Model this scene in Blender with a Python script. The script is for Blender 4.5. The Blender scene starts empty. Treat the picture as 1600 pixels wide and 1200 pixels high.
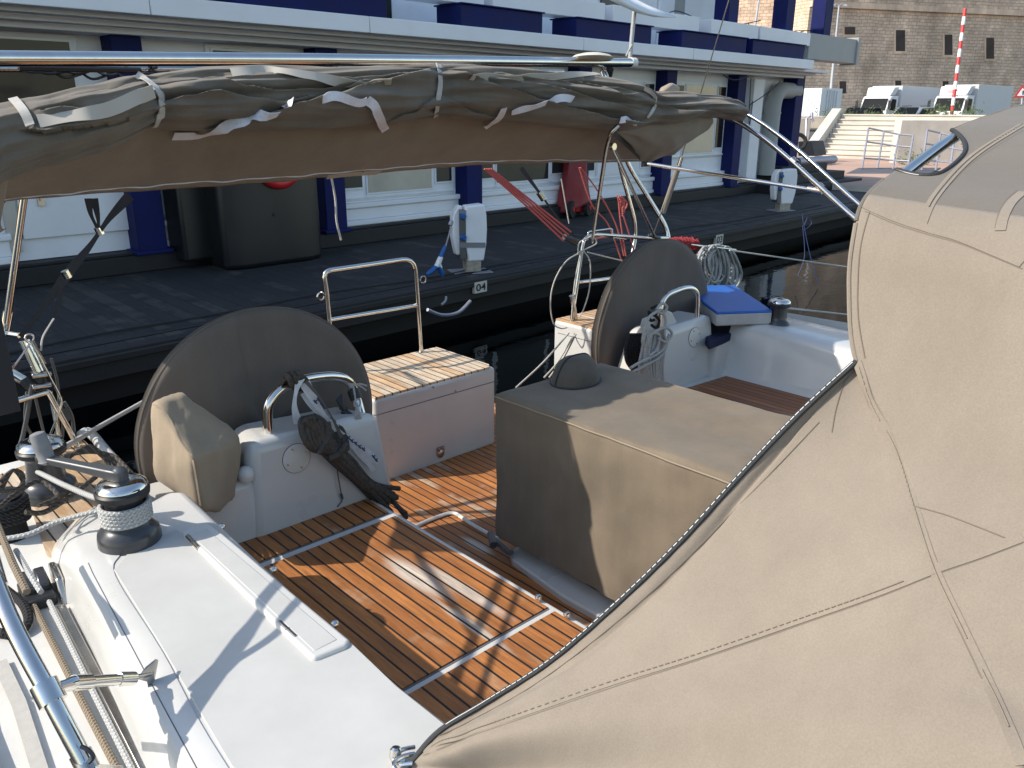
import bpy, bmesh, math, random
import numpy as np
from mathutils import Vector, Matrix, noise
from mathutils.bvhtree import BVHTree
random.seed(7)
V = Vector
S = bpy.context.scene
COL = S.collection

# ------------------------------------------------------------ camera
# boat frame: X to port, Y aft, Z up, cockpit sole at z = 0
F, CX, CY = 1270.0, 800.0, 600.0
PITCH, ROLL, AFT, EYE = math.radians(18.63), math.radians(0.3), math.radians(43.2), 2.05
_f = V((math.sin(AFT), math.cos(AFT), 0))
FWD = V((_f.x*math.cos(PITCH), _f.y*math.cos(PITCH), -math.sin(PITCH)))
_r = V((_f.y, -_f.x, 0)); _u = _r.cross(FWD)
RGT = _r*math.cos(ROLL)+_u*math.sin(ROLL)
UP = -_r*math.sin(ROLL)+_u*math.cos(ROLL)
CAM = V((0, 0, EYE))
cd = bpy.data.cameras.new('camera'); cam = bpy.data.objects.new('camera', cd); COL.objects.link(cam)
cd.sensor_width = 36; cd.lens = F/1600*36; cd.clip_start = .02; cd.clip_end = 2000
R3 = Matrix((RGT, UP, -FWD)).transposed()
cam.matrix_world = Matrix.Translation(CAM) @ R3.to_4x4()
S.camera = cam

# ------------------------------------------------------------ light
TOSUN = V((-1.0, .60, 1.0)).normalized()
w = bpy.data.worlds.new('World'); S.world = w; w.use_nodes = True
nt = w.node_tree; bg = nt.nodes['Background']
sky = nt.nodes.new('ShaderNodeTexSky'); sky.sky_type = 'NISHITA'; sky.sun_disc = False
sky.sun_elevation = math.asin(TOSUN.z); sky.sun_rotation = math.atan2(TOSUN.x, TOSUN.y)
sky.air_density = 1.3; sky.dust_density = 1.0; sky.ozone_density = 1.0
nt.links.new(sky.outputs[0], bg.inputs[0]); bg.inputs[1].default_value = .15
sd = bpy.data.lights.new('sun', 'SUN'); sun = bpy.data.objects.new('sun', sd); COL.objects.link(sun)
sd.energy = 3.8; sd.angle = math.radians(.5); sd.color = (1, .925, .82)
sun.rotation_euler = (-TOSUN).to_track_quat('-Z', 'Y').to_euler()
sun.location = (0, 0, 30)
S.view_settings.view_transform = 'Standard'; S.view_settings.look = 'None'
S.view_settings.exposure = .54; S.view_settings.gamma = 1

# ------------------------------------------------------------ helpers
def ray(x, y): return FWD+RGT*((x-CX)/F)-UP*((y-CY)/F)
def at(x, y, z=None, X=None, Y=None, D=None):
    d = ray(x, y)
    if z is not None: t = (z-CAM.z)/d.z
    elif X is not None: t = (X-CAM.x)/d.x
    elif Y is not None: t = (Y-CAM.y)/d.y
    else: t = D
    return CAM+d*t
def proj(p):
    v = V(p)-CAM; zc = v.dot(FWD)
    return CX+F*v.dot(RGT)/zc, CY-F*v.dot(UP)/zc
def spl(pts, n=8, closed=False):
    pts = [V(p) for p in pts]; out = []; N = len(pts)
    for i in range(N if closed else N-1):
        if closed: a, b, c, d = pts[(i-1) % N], pts[i], pts[(i+1) % N], pts[(i+2) % N]
        else: a, b, c, d = pts[max(i-1, 0)], pts[i], pts[i+1], pts[min(i+2, N-1)]
        for k in range(n):
            t = k/n
            out.append(.5*((2*b)+(c-a)*t+(2*a-5*b+4*c-d)*t*t+(3*b-a-3*c+d)*t**3))
    if not closed: out.append(pts[-1])
    return out
def fillet(pts, r, n=5):
    pts = [V(p) for p in pts]; out = [pts[0]]
    for a, b, c in zip(pts, pts[1:], pts[2:]):
        d1 = (a-b); d2 = (c-b); rr = min(r, d1.length*.48, d2.length*.48)
        p = b+d1.normalized()*rr; q = b+d2.normalized()*rr
        for k in range(n+1):
            t = k/n; out.append(p*(1-t)**2+b*2*t*(1-t)+q*t*t)
    out.append(pts[-1]); return out

class MB:
    def __init__(s): s.v = []; s.f = []; s.uv = []
    def add(s, vs, fs, uvs=None):
        o = len(s.v); s.v += [V(p) for p in vs]
        for i, f in enumerate(fs):
            s.f.append(tuple(o+k for k in f)); s.uv.append(uvs[i] if uvs else None)
        return s
    def box(s, lo, hi, M=None):
        x0, y0, z0 = lo; x1, y1, z1 = hi
        p = [V(q) for q in ((x0,y0,z0),(x1,y0,z0),(x1,y1,z0),(x0,y1,z0),(x0,y0,z1),(x1,y0,z1),(x1,y1,z1),(x0,y1,z1))]
        if M: p = [M @ q for q in p]
        return s.add(p, [(3,2,1,0),(4,5,6,7),(0,1,5,4),(1,2,6,5),(2,3,7,6),(3,0,4,7)])
    def prism(s, poly, z0, z1):
        n = len(poly); a = sum(poly[i][0]*poly[(i+1)%n][1]-poly[(i+1)%n][0]*poly[i][1] for i in range(n))
        if a < 0: poly = poly[::-1]
        vs = [V((p[0], p[1], z0)) for p in poly]+[V((p[0], p[1], z1)) for p in poly]
        fs = [tuple(range(n))[::-1], tuple(range(n, 2*n))]+[(i, (i+1)%n, n+(i+1)%n, n+i) for i in range(n)]
        return s.add(vs, fs)
    def extr(s, poly, d):
        poly = [V(p) for p in poly]; n = len(poly); d = V(d)
        nn = V((0,0,0))
        for i in range(n): nn += poly[i].cross(poly[(i+1)%n])
        if nn.dot(d) < 0: poly = poly[::-1]
        vs = poly+[p+d for p in poly]
        return s.add(vs, [tuple(range(n))[::-1], tuple(range(n, 2*n))]+[(i, (i+1)%n, n+(i+1)%n, n+i) for i in range(n)])
    def tube(s, pts, r, n=10, caps=True, closed=False, flat=1.0):
        pts = [V(p) for p in pts]; q = [pts[0]]
        for p in pts[1:]:
            if (p-q[-1]).length > 1e-5: q.append(p)
        pts = q; N = len(pts)
        if N < 2: return s
        rs = r if isinstance(r, (list, tuple)) else [r]*N
        if len(rs) != N: rs = [rs[min(int(i*len(rs)/N), len(rs)-1)] for i in range(N)]
        T = []
        for i in range(N):
            a = pts[(i-1) % N] if closed else pts[max(i-1, 0)]; b = pts[(i+1) % N] if closed else pts[min(i+1, N-1)]
            T.append((b-a).normalized())
        u = T[0].orthogonal().normalized(); vs = []; L = 0; Ls = []
        for i in range(N):
            if i: L += (pts[i]-pts[i-1]).length
            u = (u-T[i]*u.dot(T[i]))
            u = u.normalized() if u.length > 1e-6 else T[i].orthogonal().normalized()
            b = T[i].cross(u); Ls.append(L)
            for k in range(n):
                a = 2*math.pi*k/n; vs.append(pts[i]+u*math.cos(a)*rs[i]+b*math.sin(a)*rs[i]*flat)
        fs = []; uv = []
        for i in range(N if closed else N-1):
            j = (i+1) % N; l1 = Ls[i]; l2 = Ls[j] if j else L+(pts[0]-pts[-1]).length
            for k in range(n):
                fs.append((i*n+k, i*n+(k+1)%n, j*n+(k+1)%n, j*n+k))
                uv.append(((k/n, l1), ((k+1)/n, l1), ((k+1)/n, l2), (k/n, l2)))
        if caps and not closed:
            fs += [tuple(range(n))[::-1], tuple((N-1)*n+k for k in range(n))]; uv += [None, None]
        return s.add(vs, fs, uv)
    def lathe(s, prof, c, axis=(0,0,1), n=32, sx=1.0):
        axis = V(axis).normalized(); u = axis.orthogonal().normalized(); b = axis.cross(u); c = V(c); vs = []; fs = []
        for r, h in prof:
            for k in range(n):
                a = 2*math.pi*k/n; vs.append(c+axis*h+(u*math.cos(a)+b*math.sin(a)*sx)*r)
        for i in range(len(prof)-1):
            for k in range(n): fs.append((i*n+k, i*n+(k+1)%n, (i+1)*n+(k+1)%n, (i+1)*n+k))
        fs += [tuple(range(n))[::-1], tuple((len(prof)-1)*n+k for k in range(n))]
        return s.add(vs, fs)
    def grid(s, fn, nu, nv, keep=None):
        vs = [fn(i/nu, j/nv) for i in range(nu+1) for j in range(nv+1)]; fs = []
        for i in range(nu):
            for j in range(nv):
                f = (i*(nv+1)+j, (i+1)*(nv+1)+j, (i+1)*(nv+1)+j+1, i*(nv+1)+j+1)
                if keep is None or keep(sum((vs[k] for k in f), V((0,0,0)))/4): fs.append(f)
        return s.add(vs, fs)
    def hull(s, pts):
        bm = bmesh.new()
        for p in pts: bm.verts.new(p)
        bmesh.ops.convex_hull(bm, input=bm.verts); bm.verts.ensure_lookup_table(); bm.verts.index_update()
        bmesh.ops.dissolve_limit(bm, angle_limit=.02, verts=bm.verts, edges=bm.edges); bm.verts.index_update()
        s.add([v.co.copy() for v in bm.verts], [tuple(v.index for v in f.verts) for f in bm.faces]); bm.free(); return s
    def bvh(s): return BVHTree.FromPolygons(s.v, s.f)
    def build(s, name, m, parent=None, bevel=0, seg=2, sub=0, solid=0, smooth=True, angle=40, loc=None, cast=None):
        me = bpy.data.meshes.new(name)
        if parent is not None: o0 = parent['_w'] if '_w' in parent else (0,0,0); base = V(o0)
        else:
            xs = [p.x for p in s.v]; ys = [p.y for p in s.v]; zs = [p.z for p in s.v]
            base = V(loc) if loc else V(((min(xs)+max(xs))/2, (min(ys)+max(ys))/2, min(zs)))
        me.from_pydata([p-base for p in s.v], [], s.f)
        if any(s.uv):
            ul = me.uv_layers.new(name='UVMap').data; k = 0
            for f, u in zip(s.f, s.uv):
                for j in range(len(f)):
                    if u: ul[k].uv = u[j]
                    k += 1
        if m: me.materials.append(m)
        me.validate()
        ob = bpy.data.objects.new(name, me); COL.objects.link(ob)
        if parent is not None: ob.parent = parent; ob['_w'] = tuple(base)
        else: ob.location = base; ob['_w'] = tuple(base)
        if smooth:
            me.shade_smooth()
            if angle < 180: me.set_sharp_from_angle(angle=math.radians(angle))
        if solid: md = ob.modifiers.new('solid', 'SOLIDIFY'); md.thickness = solid; md.offset = 0
        if bevel:
            md = ob.modifiers.new('bevel', 'BEVEL'); md.width = bevel; md.segments = seg; md.limit_method = 'ANGLE'; md.angle_limit = math.radians(35); md.harden_normals = False
        if sub: md = ob.modifiers.new('sub', 'SUBSURF'); md.levels = sub; md.render_levels = sub
        return ob

def thing(name, label, cat, loc=(0,0,0), group=None):
    o = bpy.data.objects.new(name, None); COL.objects.link(o); o.location = loc; o.empty_display_size = .1
    o['_w'] = tuple(loc); o['label'] = label; o['category'] = cat
    if group: o['group'] = group
    return o
def tag(o, label, cat, group=None):
    o['label'] = label; o['category'] = cat
    if group: o['group'] = group
    return o
def struct(o, kind='structure'): o['kind'] = kind; return o

# ------------------------------------------------------------ materials
def mat(name, col, rough=.5, metal=0, bump=None, var=None, spec=.5, trans=0, coat=0):
    """bump=(scale,strength,stretch) var=(scale,amount[,detail])"""
    m = bpy.data.materials.new(name); m.use_nodes = True; t = m.node_tree; b = t.nodes['Principled BSDF']
    b.inputs['Base Color'].default_value = (*col, 1); b.inputs['Roughness'].default_value = rough; b.inputs['Metallic'].default_value = metal
    b.inputs['Specular IOR Level'].default_value = spec
    if coat: b.inputs['Coat Weight'].default_value = coat; b.inputs['Coat Roughness'].default_value = .08
    tc = t.nodes.new('ShaderNodeTexCoord')
    if var:
        n = t.nodes.new('ShaderNodeTexNoise'); n.inputs['Scale'].default_value = var[0]; n.inputs['Detail'].default_value = 6; n.inputs['Roughness'].default_value = .6
        t.links.new(tc.outputs['Object'], n.inputs['Vector'])
        r = t.nodes.new('ShaderNodeMapRange'); r.inputs[1].default_value = .3; r.inputs[2].default_value = .7
        r.inputs[3].default_value = 1-var[1]; r.inputs[4].default_value = 1+var[1]
        t.links.new(n.outputs[0], r.inputs[0])
        x = t.nodes.new('ShaderNodeVectorMath'); x.operation = 'SCALE'; x.inputs[0].default_value = col
        t.links.new(r.outputs[0], x.inputs['Scale']); t.links.new(x.outputs[0], b.inputs['Base Color'])
        if rough > .05:
            rr = t.nodes.new('ShaderNodeMapRange'); rr.inputs[3].default_value = rough*.85; rr.inputs[4].default_value = min(1, rough*1.2)
            t.links.new(n.outputs[0], rr.inputs[0]); t.links.new(rr.outputs[0], b.inputs['Roughness'])
    if bump:
        mp = t.nodes.new('ShaderNodeMapping'); mp.inputs['Scale'].default_value = bump[2] if len(bump) > 2 else (1,1,1)
        t.links.new(tc.outputs['Object'], mp.inputs[0])
        n2 = t.nodes.new('ShaderNodeTexNoise'); n2.inputs['Scale'].default_value = bump[0]; n2.inputs['Detail'].default_value = 4
        t.links.new(mp.outputs[0], n2.inputs['Vector'])
        bp = t.nodes.new('ShaderNodeBump'); bp.inputs['Strength'].default_value = bump[1]; bp.inputs['Distance'].default_value = .01
        t.links.new(n2.outputs[0], bp.inputs['Height']); t.links.new(bp.outputs[0], b.inputs['Normal'])
    if trans:
        tr = t.nodes.new('ShaderNodeBsdfTranslucent'); tr.inputs[0].default_value = (*[c*.9 for c in col], 1)
        mx = t.nodes.new('ShaderNodeMixShader'); mx.inputs[0].default_value = trans
        t.links.new(b.outputs[0], mx.inputs[1]); t.links.new(tr.outputs[0], mx.inputs[2])
        t.links.new(mx.outputs[0], t.nodes['Material Output'].inputs[0])
    return m
class NG:
    """tiny node-graph helper"""
    def __init__(s, m): s.t = m.node_tree; s.b = s.t.nodes['Principled BSDF']
    def n(s, ty, **kw):
        o = s.t.nodes.new(ty)
        for k, v in kw.items(): setattr(o, k, v)
        return o
    def l(s, a, b): s.t.links.new(a, b)
    def m(s, op, a, b=None, c=None):
        o = s.n('ShaderNodeMath', operation=op)
        for i, x in enumerate((a, b, c)):
            if x is None: continue
            if isinstance(x, (int, float)): o.inputs[i].default_value = x
            else: s.l(x, o.inputs[i])
        return o.outputs[0]
    def mix(s, f, a, b):
        o = s.n('ShaderNodeMix', data_type='RGBA')
        for x, k in ((f, 0), (a, 6), (b, 7)):
            if isinstance(x, (int, float)): o.inputs[k].default_value = x
            elif isinstance(x, tuple): o.inputs[k].default_value = (*x, 1)
            else: s.l(x, o.inputs[k])
        return o.outputs[2]
    def noise(s, vec, scale, detail=4, rough=.55):
        o = s.n('ShaderNodeTexNoise'); o.inputs['Scale'].default_value = scale; o.inputs['Detail'].default_value = detail; o.inputs['Roughness'].default_value = rough
        s.l(vec, o.inputs['Vector']); return o.outputs[0]
    def scale(s, vec, k):
        o = s.n('ShaderNodeMapping'); o.inputs['Scale'].default_value = k; s.l(vec, o.inputs[0]); return o.outputs[0]
    def rng(s, x, a, b, c=0., d=1.):
        o = s.n('ShaderNodeMapRange'); s.l(x, o.inputs[0])
        for i, q in enumerate((a, b, c, d)): o.inputs[i+1].default_value = q
        return o.outputs[0]
    def bump(s, h, st=.3, dist=.01):
        o = s.n('ShaderNodeBump'); o.inputs['Strength'].default_value = st; o.inputs['Distance'].default_value = dist
        s.l(h, o.inputs['Height']); s.l(o.outputs[0], s.b.inputs['Normal'])

def planks(name, pitch, off, cA, cB, cold, seam, seamw=.1, axis=0, bleach=.62, rough=.5, seamcol=(.012,.011,.010), grain=1.0, worn=()):
    """boards along one axis with dark caulked seams; pitch in metres, from world position"""
    m = mat(name, cA, rough); g = NG(m)
    geo = g.n('ShaderNodeNewGeometry'); sp = g.n('ShaderNodeSeparateXYZ'); g.l(geo.outputs['Position'], sp.inputs[0])
    a = sp.outputs[axis]
    q = g.m('DIVIDE', g.m('SUBTRACT', a, off), pitch); idx = g.m('FLOOR', q); fr = g.m('FRACT', q)
    d = g.m('ABSOLUTE', g.m('SUBTRACT', fr, .5)); ms = g.m('GREATER_THAN', d, .5-seamw/2)
    wn = g.n('ShaderNodeTexWhiteNoise', noise_dimensions='1D'); g.l(idx, wn.inputs['W'])
    st = (14, 1.2, 14) if axis == 0 else (1.2, 14, 14)
    sv = g.scale(geo.outputs['Position'], st)
    av = g.n('ShaderNodeVectorMath', operation='ADD'); g.l(sv, av.inputs[0])
    cv = g.n('ShaderNodeCombineXYZ'); g.l(g.m('MULTIPLY', wn.outputs[0], 37.), cv.inputs[0]); g.l(g.m('MULTIPLY', wn.outputs[0], 91.), cv.inputs[1]); g.l(cv.outputs[0], av.inputs[1])
    gr = g.noise(av.outputs[0], 6, 8, .7); gr2 = g.noise(av.outputs[0], 1.3, 4, .6)
    pat = g.noise(geo.outputs['Position'], 2.6, 4, .6)
    c = g.mix(g.rng(wn.outputs[0], 0, 1, .0, 1.), cA, cB)
    c = g.mix(g.rng(g.m('ADD', pat, g.m('MULTIPLY', g.m('SUBTRACT', wn.outputs[0], .5), .35)), bleach-.1, bleach+.08), c, cold)
    for wx, wy, rx, ry in worn:
        ex = g.m('POWER', g.m('DIVIDE', g.m('SUBTRACT', sp.outputs[0], wx), rx), 2.); ey = g.m('POWER', g.m('DIVIDE', g.m('SUBTRACT', sp.outputs[1], wy), ry), 2.)
        dd = g.m('ADD', g.m('SQRT', g.m('ADD', ex, ey)), g.m('MULTIPLY', g.m('SUBTRACT', gr, .5), 1.4))
        c = g.mix(g.rng(dd, .55, 1.15, .85, 0.), c, (.66,.58,.48))
    k = g.m('MULTIPLY', g.rng(gr, .3, .7, 1-.38*grain, 1+.25*grain), g.rng(gr2, .3, .7, .78, 1.18))
    vs = g.n('ShaderNodeVectorMath', operation='SCALE'); g.l(c, vs.inputs[0]); g.l(k, vs.inputs['Scale'])
    c = g.mix(ms, vs.outputs[0], seamcol); g.l(c, g.b.inputs['Base Color'])
    h = g.m('SUBTRACT', g.m('MULTIPLY', gr, .25), ms); g.bump(h, .35, .004)
    g.l(g.rng(gr, .2, .8, rough-.08, rough+.15), g.b.inputs['Roughness'])
    return m
def canvas(name, col, var=.10, weave=900, trans=0, rough=.9, dirt=.12):
    m = mat(name, col, rough, spec=.2); g = NG(m); tc = g.n('ShaderNodeTexCoord')
    o = tc.outputs['Object']
    n1 = g.noise(o, 2.2, 5, .6); n2 = g.noise(o, weave*.35, 2, .5); n3 = g.noise(g.scale(o, (1, 1, .15)), 7, 5, .65)
    k = g.m('MULTIPLY', g.m('MULTIPLY', g.rng(n1, .3, .7, 1-var, 1+var), g.rng(n2, .3, .7, .93, 1.07)), g.rng(n3, .35, .7, 1-dirt, 1+dirt*.4))
    vs = g.n('ShaderNodeVectorMath', operation='SCALE'); vs.inputs[0].default_value = col; g.l(k, vs.inputs['Scale'])
    g.l(vs.outputs[0], g.b.inputs['Base Color'])
    n4 = g.noise(o, 9, 4, .6)
    g.bump(g.m('ADD', g.m('MULTIPLY', n4, 1.0), g.m('MULTIPLY', n2, .05)), .16, .010)
    g.b.inputs['Sheen Weight'].default_value = .15
    if trans:
        tr = g.n('ShaderNodeBsdfTranslucent'); g.l(vs.outputs[0], tr.inputs[0]); mx = g.n('ShaderNodeMixShader'); mx.inputs[0].default_value = trans
        g.l(g.b.outputs[0], mx.inputs[1]); g.l(tr.outputs[0], mx.inputs[2]); g.l(mx.outputs[0], m.node_tree.nodes['Material Output'].inputs[0])
    return m
def rope(name, c1, c2, turns=2, per=.02, fleck=.5):
    m = mat(name, c1, .8, spec=.2); g = NG(m); uv = g.n('ShaderNodeUVMap'); sp = g.n('ShaderNodeSeparateXYZ'); g.l(uv.outputs[0], sp.inputs[0])
    p = g.m('DIVIDE', sp.outputs[1], per)
    a = g.m('SINE', g.m('MULTIPLY', g.m('ADD', g.m('MULTIPLY', sp.outputs[0], turns), p), 6.2832))
    b = g.m('SINE', g.m('MULTIPLY', g.m('SUBTRACT', g.m('MULTIPLY', sp.outputs[0], turns), p), 6.2832))
    br = g.m('MAXIMUM', a, b)
    nz = g.noise(uv.outputs[0], 60, 3)
    k = g.m('ADD', g.rng(br, -.2, 1, 0, .6), g.rng(nz, .4, .7, 0, .4))
    c = g.mix(g.m('MULTIPLY', g.rng(b, fleck, 1.0), 1.), c1, c2)
    vs = g.n('ShaderNodeVectorMath', operation='SCALE'); g.l(c, vs.inputs[0]); g.l(g.m('ADD', g.m('MULTIPLY', k, .5), .62), vs.inputs['Scale'])
    g.l(vs.outputs[0], g.b.inputs['Base Color']); g.bump(br, .5, .003)
    return m
M = {}
M['gel'] = mat('gelcoat', (.565,.56,.535), .28, bump=(30,.03), var=(3,.05), coat=.3)
M['gelold'] = mat('gelcoat_worn', (.62,.61,.57), .45, bump=(60,.05), var=(5,.10))
# moulded non-skid: fine diamond pattern
m = mat('nonskid', (.51,.506,.48), .55); g = NG(m); ge = g.n('ShaderNodeNewGeometry'); sp = g.n('ShaderNodeSeparateXYZ'); g.l(ge.outputs['Position'], sp.inputs[0])
a = g.m('SINE', g.m('MULTIPLY', g.m('ADD', sp.outputs[0], sp.outputs[1]), 1500.)); b = g.m('SINE', g.m('MULTIPLY', g.m('SUBTRACT', sp.outputs[0], sp.outputs[1]), 1500.))
pz = g.noise(ge.outputs['Position'], 5, 6, .65)
vs = g.n('ShaderNodeVectorMath', operation='SCALE'); vs.inputs[0].default_value = (.51,.506,.48)
g.l(g.m('MULTIPLY', g.rng(pz, .3, .7, .93, 1.05), g.rng(g.m('MULTIPLY', a, b), -1, 1, .96, 1.02)), vs.inputs['Scale']); g.l(vs.outputs[0], g.b.inputs['Base Color'])
g.bump(g.m('MULTIPLY', a, b), .2, .001); M['nonskid'] = m
M['line'] = mat('joint_line', (.12,.12,.13), .7)
M['teak'] = planks('teak_bench', .0505, 1.19, (.48,.19,.054), (.33,.125,.036), (.50,.36,.23), (0,0,0), .155, 0, .72, worn=((1.545,2.16,.055,.20),(1.62,1.98,.03,.25),(1.50,1.80,.02,.2)))
M['teaksole'] = planks('teak_sole', .0505, 1.80, (.47,.185,.052), (.33,.12,.035), (.56,.44,.31), (0,0,0), .155, 0, .70, worn=((2.09,2.95,.06,.28),(2.2,3.15,.03,.25),(2.32,2.72,.03,.12)))
M['teakseat'] = planks('teak_weathered', .0535, 2.33, (.62,.40,.22), (.47,.27,.13), (.66,.53,.38), (0,0,0), .13, 0, .54)
M['teakdeck'] = planks('teak_deck', .058, .2, (.55,.38,.22), (.34,.20,.10), (.55,.45,.33), (0,0,0), .10, 0, .58)
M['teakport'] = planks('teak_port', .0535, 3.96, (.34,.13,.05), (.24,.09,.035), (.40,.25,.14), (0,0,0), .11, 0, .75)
M['canvas'] = canvas('canvas_sun_faded', (.250,.211,.168), .06, 900, 0, dirt=.09)
M['canvastop_shaded'] = canvas('canvas_roof_shaded', (.155,.136,.113), .05, 900, 0, dirt=.06)  # roof cloth painted darker, standing in for its flatter angle to the sun
M['canvasdark'] = canvas('canvas_taupe', (.145,.123,.104), .10, 900)
M['canvastable'] = canvas('canvas_table', (.185,.149,.107), .14, 900)
M['canvasbag'] = canvas('canvas_bag', (.34,.27,.19), .10, 900)
M['canvasroll'] = canvas('canvas_roll', (.17,.148,.12), .12, 700, .04)
M['canvasbrown'] = canvas('canvas_underside', (.27,.228,.178), .06, 900, .05)
M['canvasdome_shaded'] = canvas('canvas_dome_shaded', (.105,.092,.078), .12)  # same cloth as the cover, colour darkened to imitate shade on the dome
M['canvasblack'] = canvas('canvas_black', (.04,.04,.045), .1, 900)
M['band'] = mat('webbing_grey', (.46,.44,.40), .85, bump=(500,.3), var=(40,.08))
M['tape'] = mat('white_tape', (.72,.73,.80), .7, bump=(60,.3), var=(30,.05))
M['piping'] = mat('piping', (.46,.42,.36), .8)
M['piping2'] = mat('piping_table', (.27,.225,.17), .85)
M['thread'] = mat('thread', (.155,.128,.10), .9)
M['bind'] = mat('binding', (.03,.033,.035), .7, bump=(400,.3))
M['stitch'] = mat('stitch', (.6,.6,.58), .8)
M['steel'] = mat('stainless', (.72,.69,.64), .11, 1, bump=(200,.02), var=(12,.06))
M['steeld'] = mat('stainless_dull', (.50,.47,.43), .24, 1, bump=(200,.03), var=(20,.12))
M['black'] = mat('black_plastic', (.018,.019,.021), .42, var=(20,.2))
M['winch'] = mat('winch_body', (.035,.037,.042), .30, var=(20,.1), coat=.2)
M['rubber'] = mat('rubber', (.02,.02,.02), .8)
M['grip'] = mat('grip_grey', (.22,.22,.225), .5, var=(30,.1))
M['alu'] = mat('alu_grey', (.10,.105,.11), .38, .4)
M['blue'] = mat('cushion_blue', (.014,.11,.42), .38, bump=(12,.25), var=(5,.12))
M['cloth'] = mat('cloth_navy', (.002,.008,.045), .7)
M['cushside'] = mat('cushion_grey', (.42,.42,.42), .8, bump=(60,.2), var=(12,.10))
M['ropeg'] = rope('rope_grey', (.55,.55,.53), (.30,.31,.32), 3, .014, .3)
M['ropew'] = rope('rope_white', (.66,.64,.58), (.40,.38,.34), 3, .012, .6)
M['roped'] = rope('rope_dark', (.075,.066,.057), (.115,.10,.085), 2, .03, .2)
M['hank'] = mat('hank_rope', (.085,.073,.062), .85, bump=(350,.6), var=(60,.35), spec=.15)
M['ropeb'] = rope('rope_black', (.02,.02,.022), (.05,.05,.05), 3, .014, .5)
M['roper'] = rope('rope_red', (.62,.10,.09), (.75,.30,.27), 2, .012, .3)
M['roperd'] = rope('rope_dark_red', (.30,.03,.035), (.42,.08,.08), 2, .012, .3)
M['ropebr'] = rope('rope_tan', (.22,.17,.12), (.35,.30,.22), 3, .012, .3)
M['strapw'] = mat('strap_white', (.60,.60,.60), .8, bump=(300,.3), var=(50,.1))
M['print'] = mat('blue_print', (.03,.05,.14), .7)
M['pad'] = canvas('canvas_pad', (.27,.24,.20), .1)
# setting
M['bwhite'] = mat('cladding_white', (.85,.86,.88), .55, bump=(6,.05), var=(1.2,.07))
M['bwhite2'] = mat('fascia_white', (.86,.87,.89), .45, var=(.7,.07))
M['bsoffit'] = mat('soffit', (.78,.79,.81), .6, var=(1.5,.06))
M['navy'] = mat('navy_steel', (.007,.013,.095), .6, var=(2,.2), spec=.2)
M['frame'] = mat('window_frame', (.82,.84,.87), .4, var=(2,.04))
M['pane_reflect'] = mat('window_reflection', (.40,.38,.33), .12, var=(1.5,.15), coat=.6)  # beige put into the pane colour to imitate a sunlit reflection
M['glass'] = mat('window_dark', (.03,.031,.032), .08, var=(1,.4), spec=.3)
M['tank'] = mat('tank_black', (.012,.013,.015), .38, bump=(8,.06), var=(2,.25))
M['redp'] = mat('red_plastic', (.55,.02,.025), .4)
M['redc'] = mat('red_cover', (.26,.025,.03), .55, bump=(14,.6), var=(5,.2))
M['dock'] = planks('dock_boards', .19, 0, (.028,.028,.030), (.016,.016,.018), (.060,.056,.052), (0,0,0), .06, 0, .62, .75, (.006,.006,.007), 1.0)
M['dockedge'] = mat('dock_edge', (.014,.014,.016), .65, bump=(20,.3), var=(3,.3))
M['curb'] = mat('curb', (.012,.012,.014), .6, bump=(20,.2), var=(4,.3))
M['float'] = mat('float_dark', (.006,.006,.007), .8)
M['pedw'] = mat('pedestal_white', (.78,.80,.82), .35, var=(4,.04))
M['tapeg'] = mat('duct_tape', (.20,.21,.23), .45)
M['hose'] = mat('hose_blue', (.01,.03,.12), .5)
M['plugb'] = mat('plug_blue', (.01,.10,.34), .4)
M['brass'] = mat('base_metal', (.35,.32,.26), .5, .3, var=(20,.3))
M['plate'] = mat('plate_pale', (.55,.53,.46), .6, var=(20,.12))
M['ink'] = mat('ink_black', (.01,.01,.01), .6)
M['galv'] = mat('galvanised', (.33,.33,.38), .45, .5, var=(8,.15))
M['duct'] = mat('duct_grey', (.36,.37,.36), .55, var=(1.5,.08))
M['pav'] = mat('paving_pink', (.44,.29,.22), .85, bump=(3,.3), var=(.6,.12))
M['asph'] = mat('asphalt', (.07,.07,.07), .9, var=(1,.2))
M['stair'] = mat('stone_pale', (.58,.54,.465), .85, bump=(6,.4), var=(.9,.16))
M['ramp'] = mat('ramp_grey', (.10,.10,.11), .7, var=(3,.15))
M['truckw'] = mat('truck_white', (.72,.73,.74), .35, var=(.6,.04))
M['truckg'] = mat('truck_grey', (.62,.62,.63), .5, var=(.4,.04))
M['glassd'] = mat('windscreen', (.012,.014,.017), .15, spec=.02)
M['tyre'] = mat('tyre', (.02,.02,.02), .8)
M['redw'] = mat('pole_red', (.55,.03,.03), .5); M['wht'] = mat('pole_white', (.75,.74,.72), .5)
M['recess'] = mat('window_recess', (.07,.05,.04), .9, var=(1,.3))
M['lamp'] = mat('lamp_post', (.40,.41,.42), .5, .3)
M['leaf'] = mat('leaf', (.075,.10,.035), .7, var=(6,.4))
M['leafd'] = mat('leaf_dark', (.035,.05,.022), .7, var=(6,.4))
M['silver'] = mat('car_silver', (.42,.43,.45), .3, .5)
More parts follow.
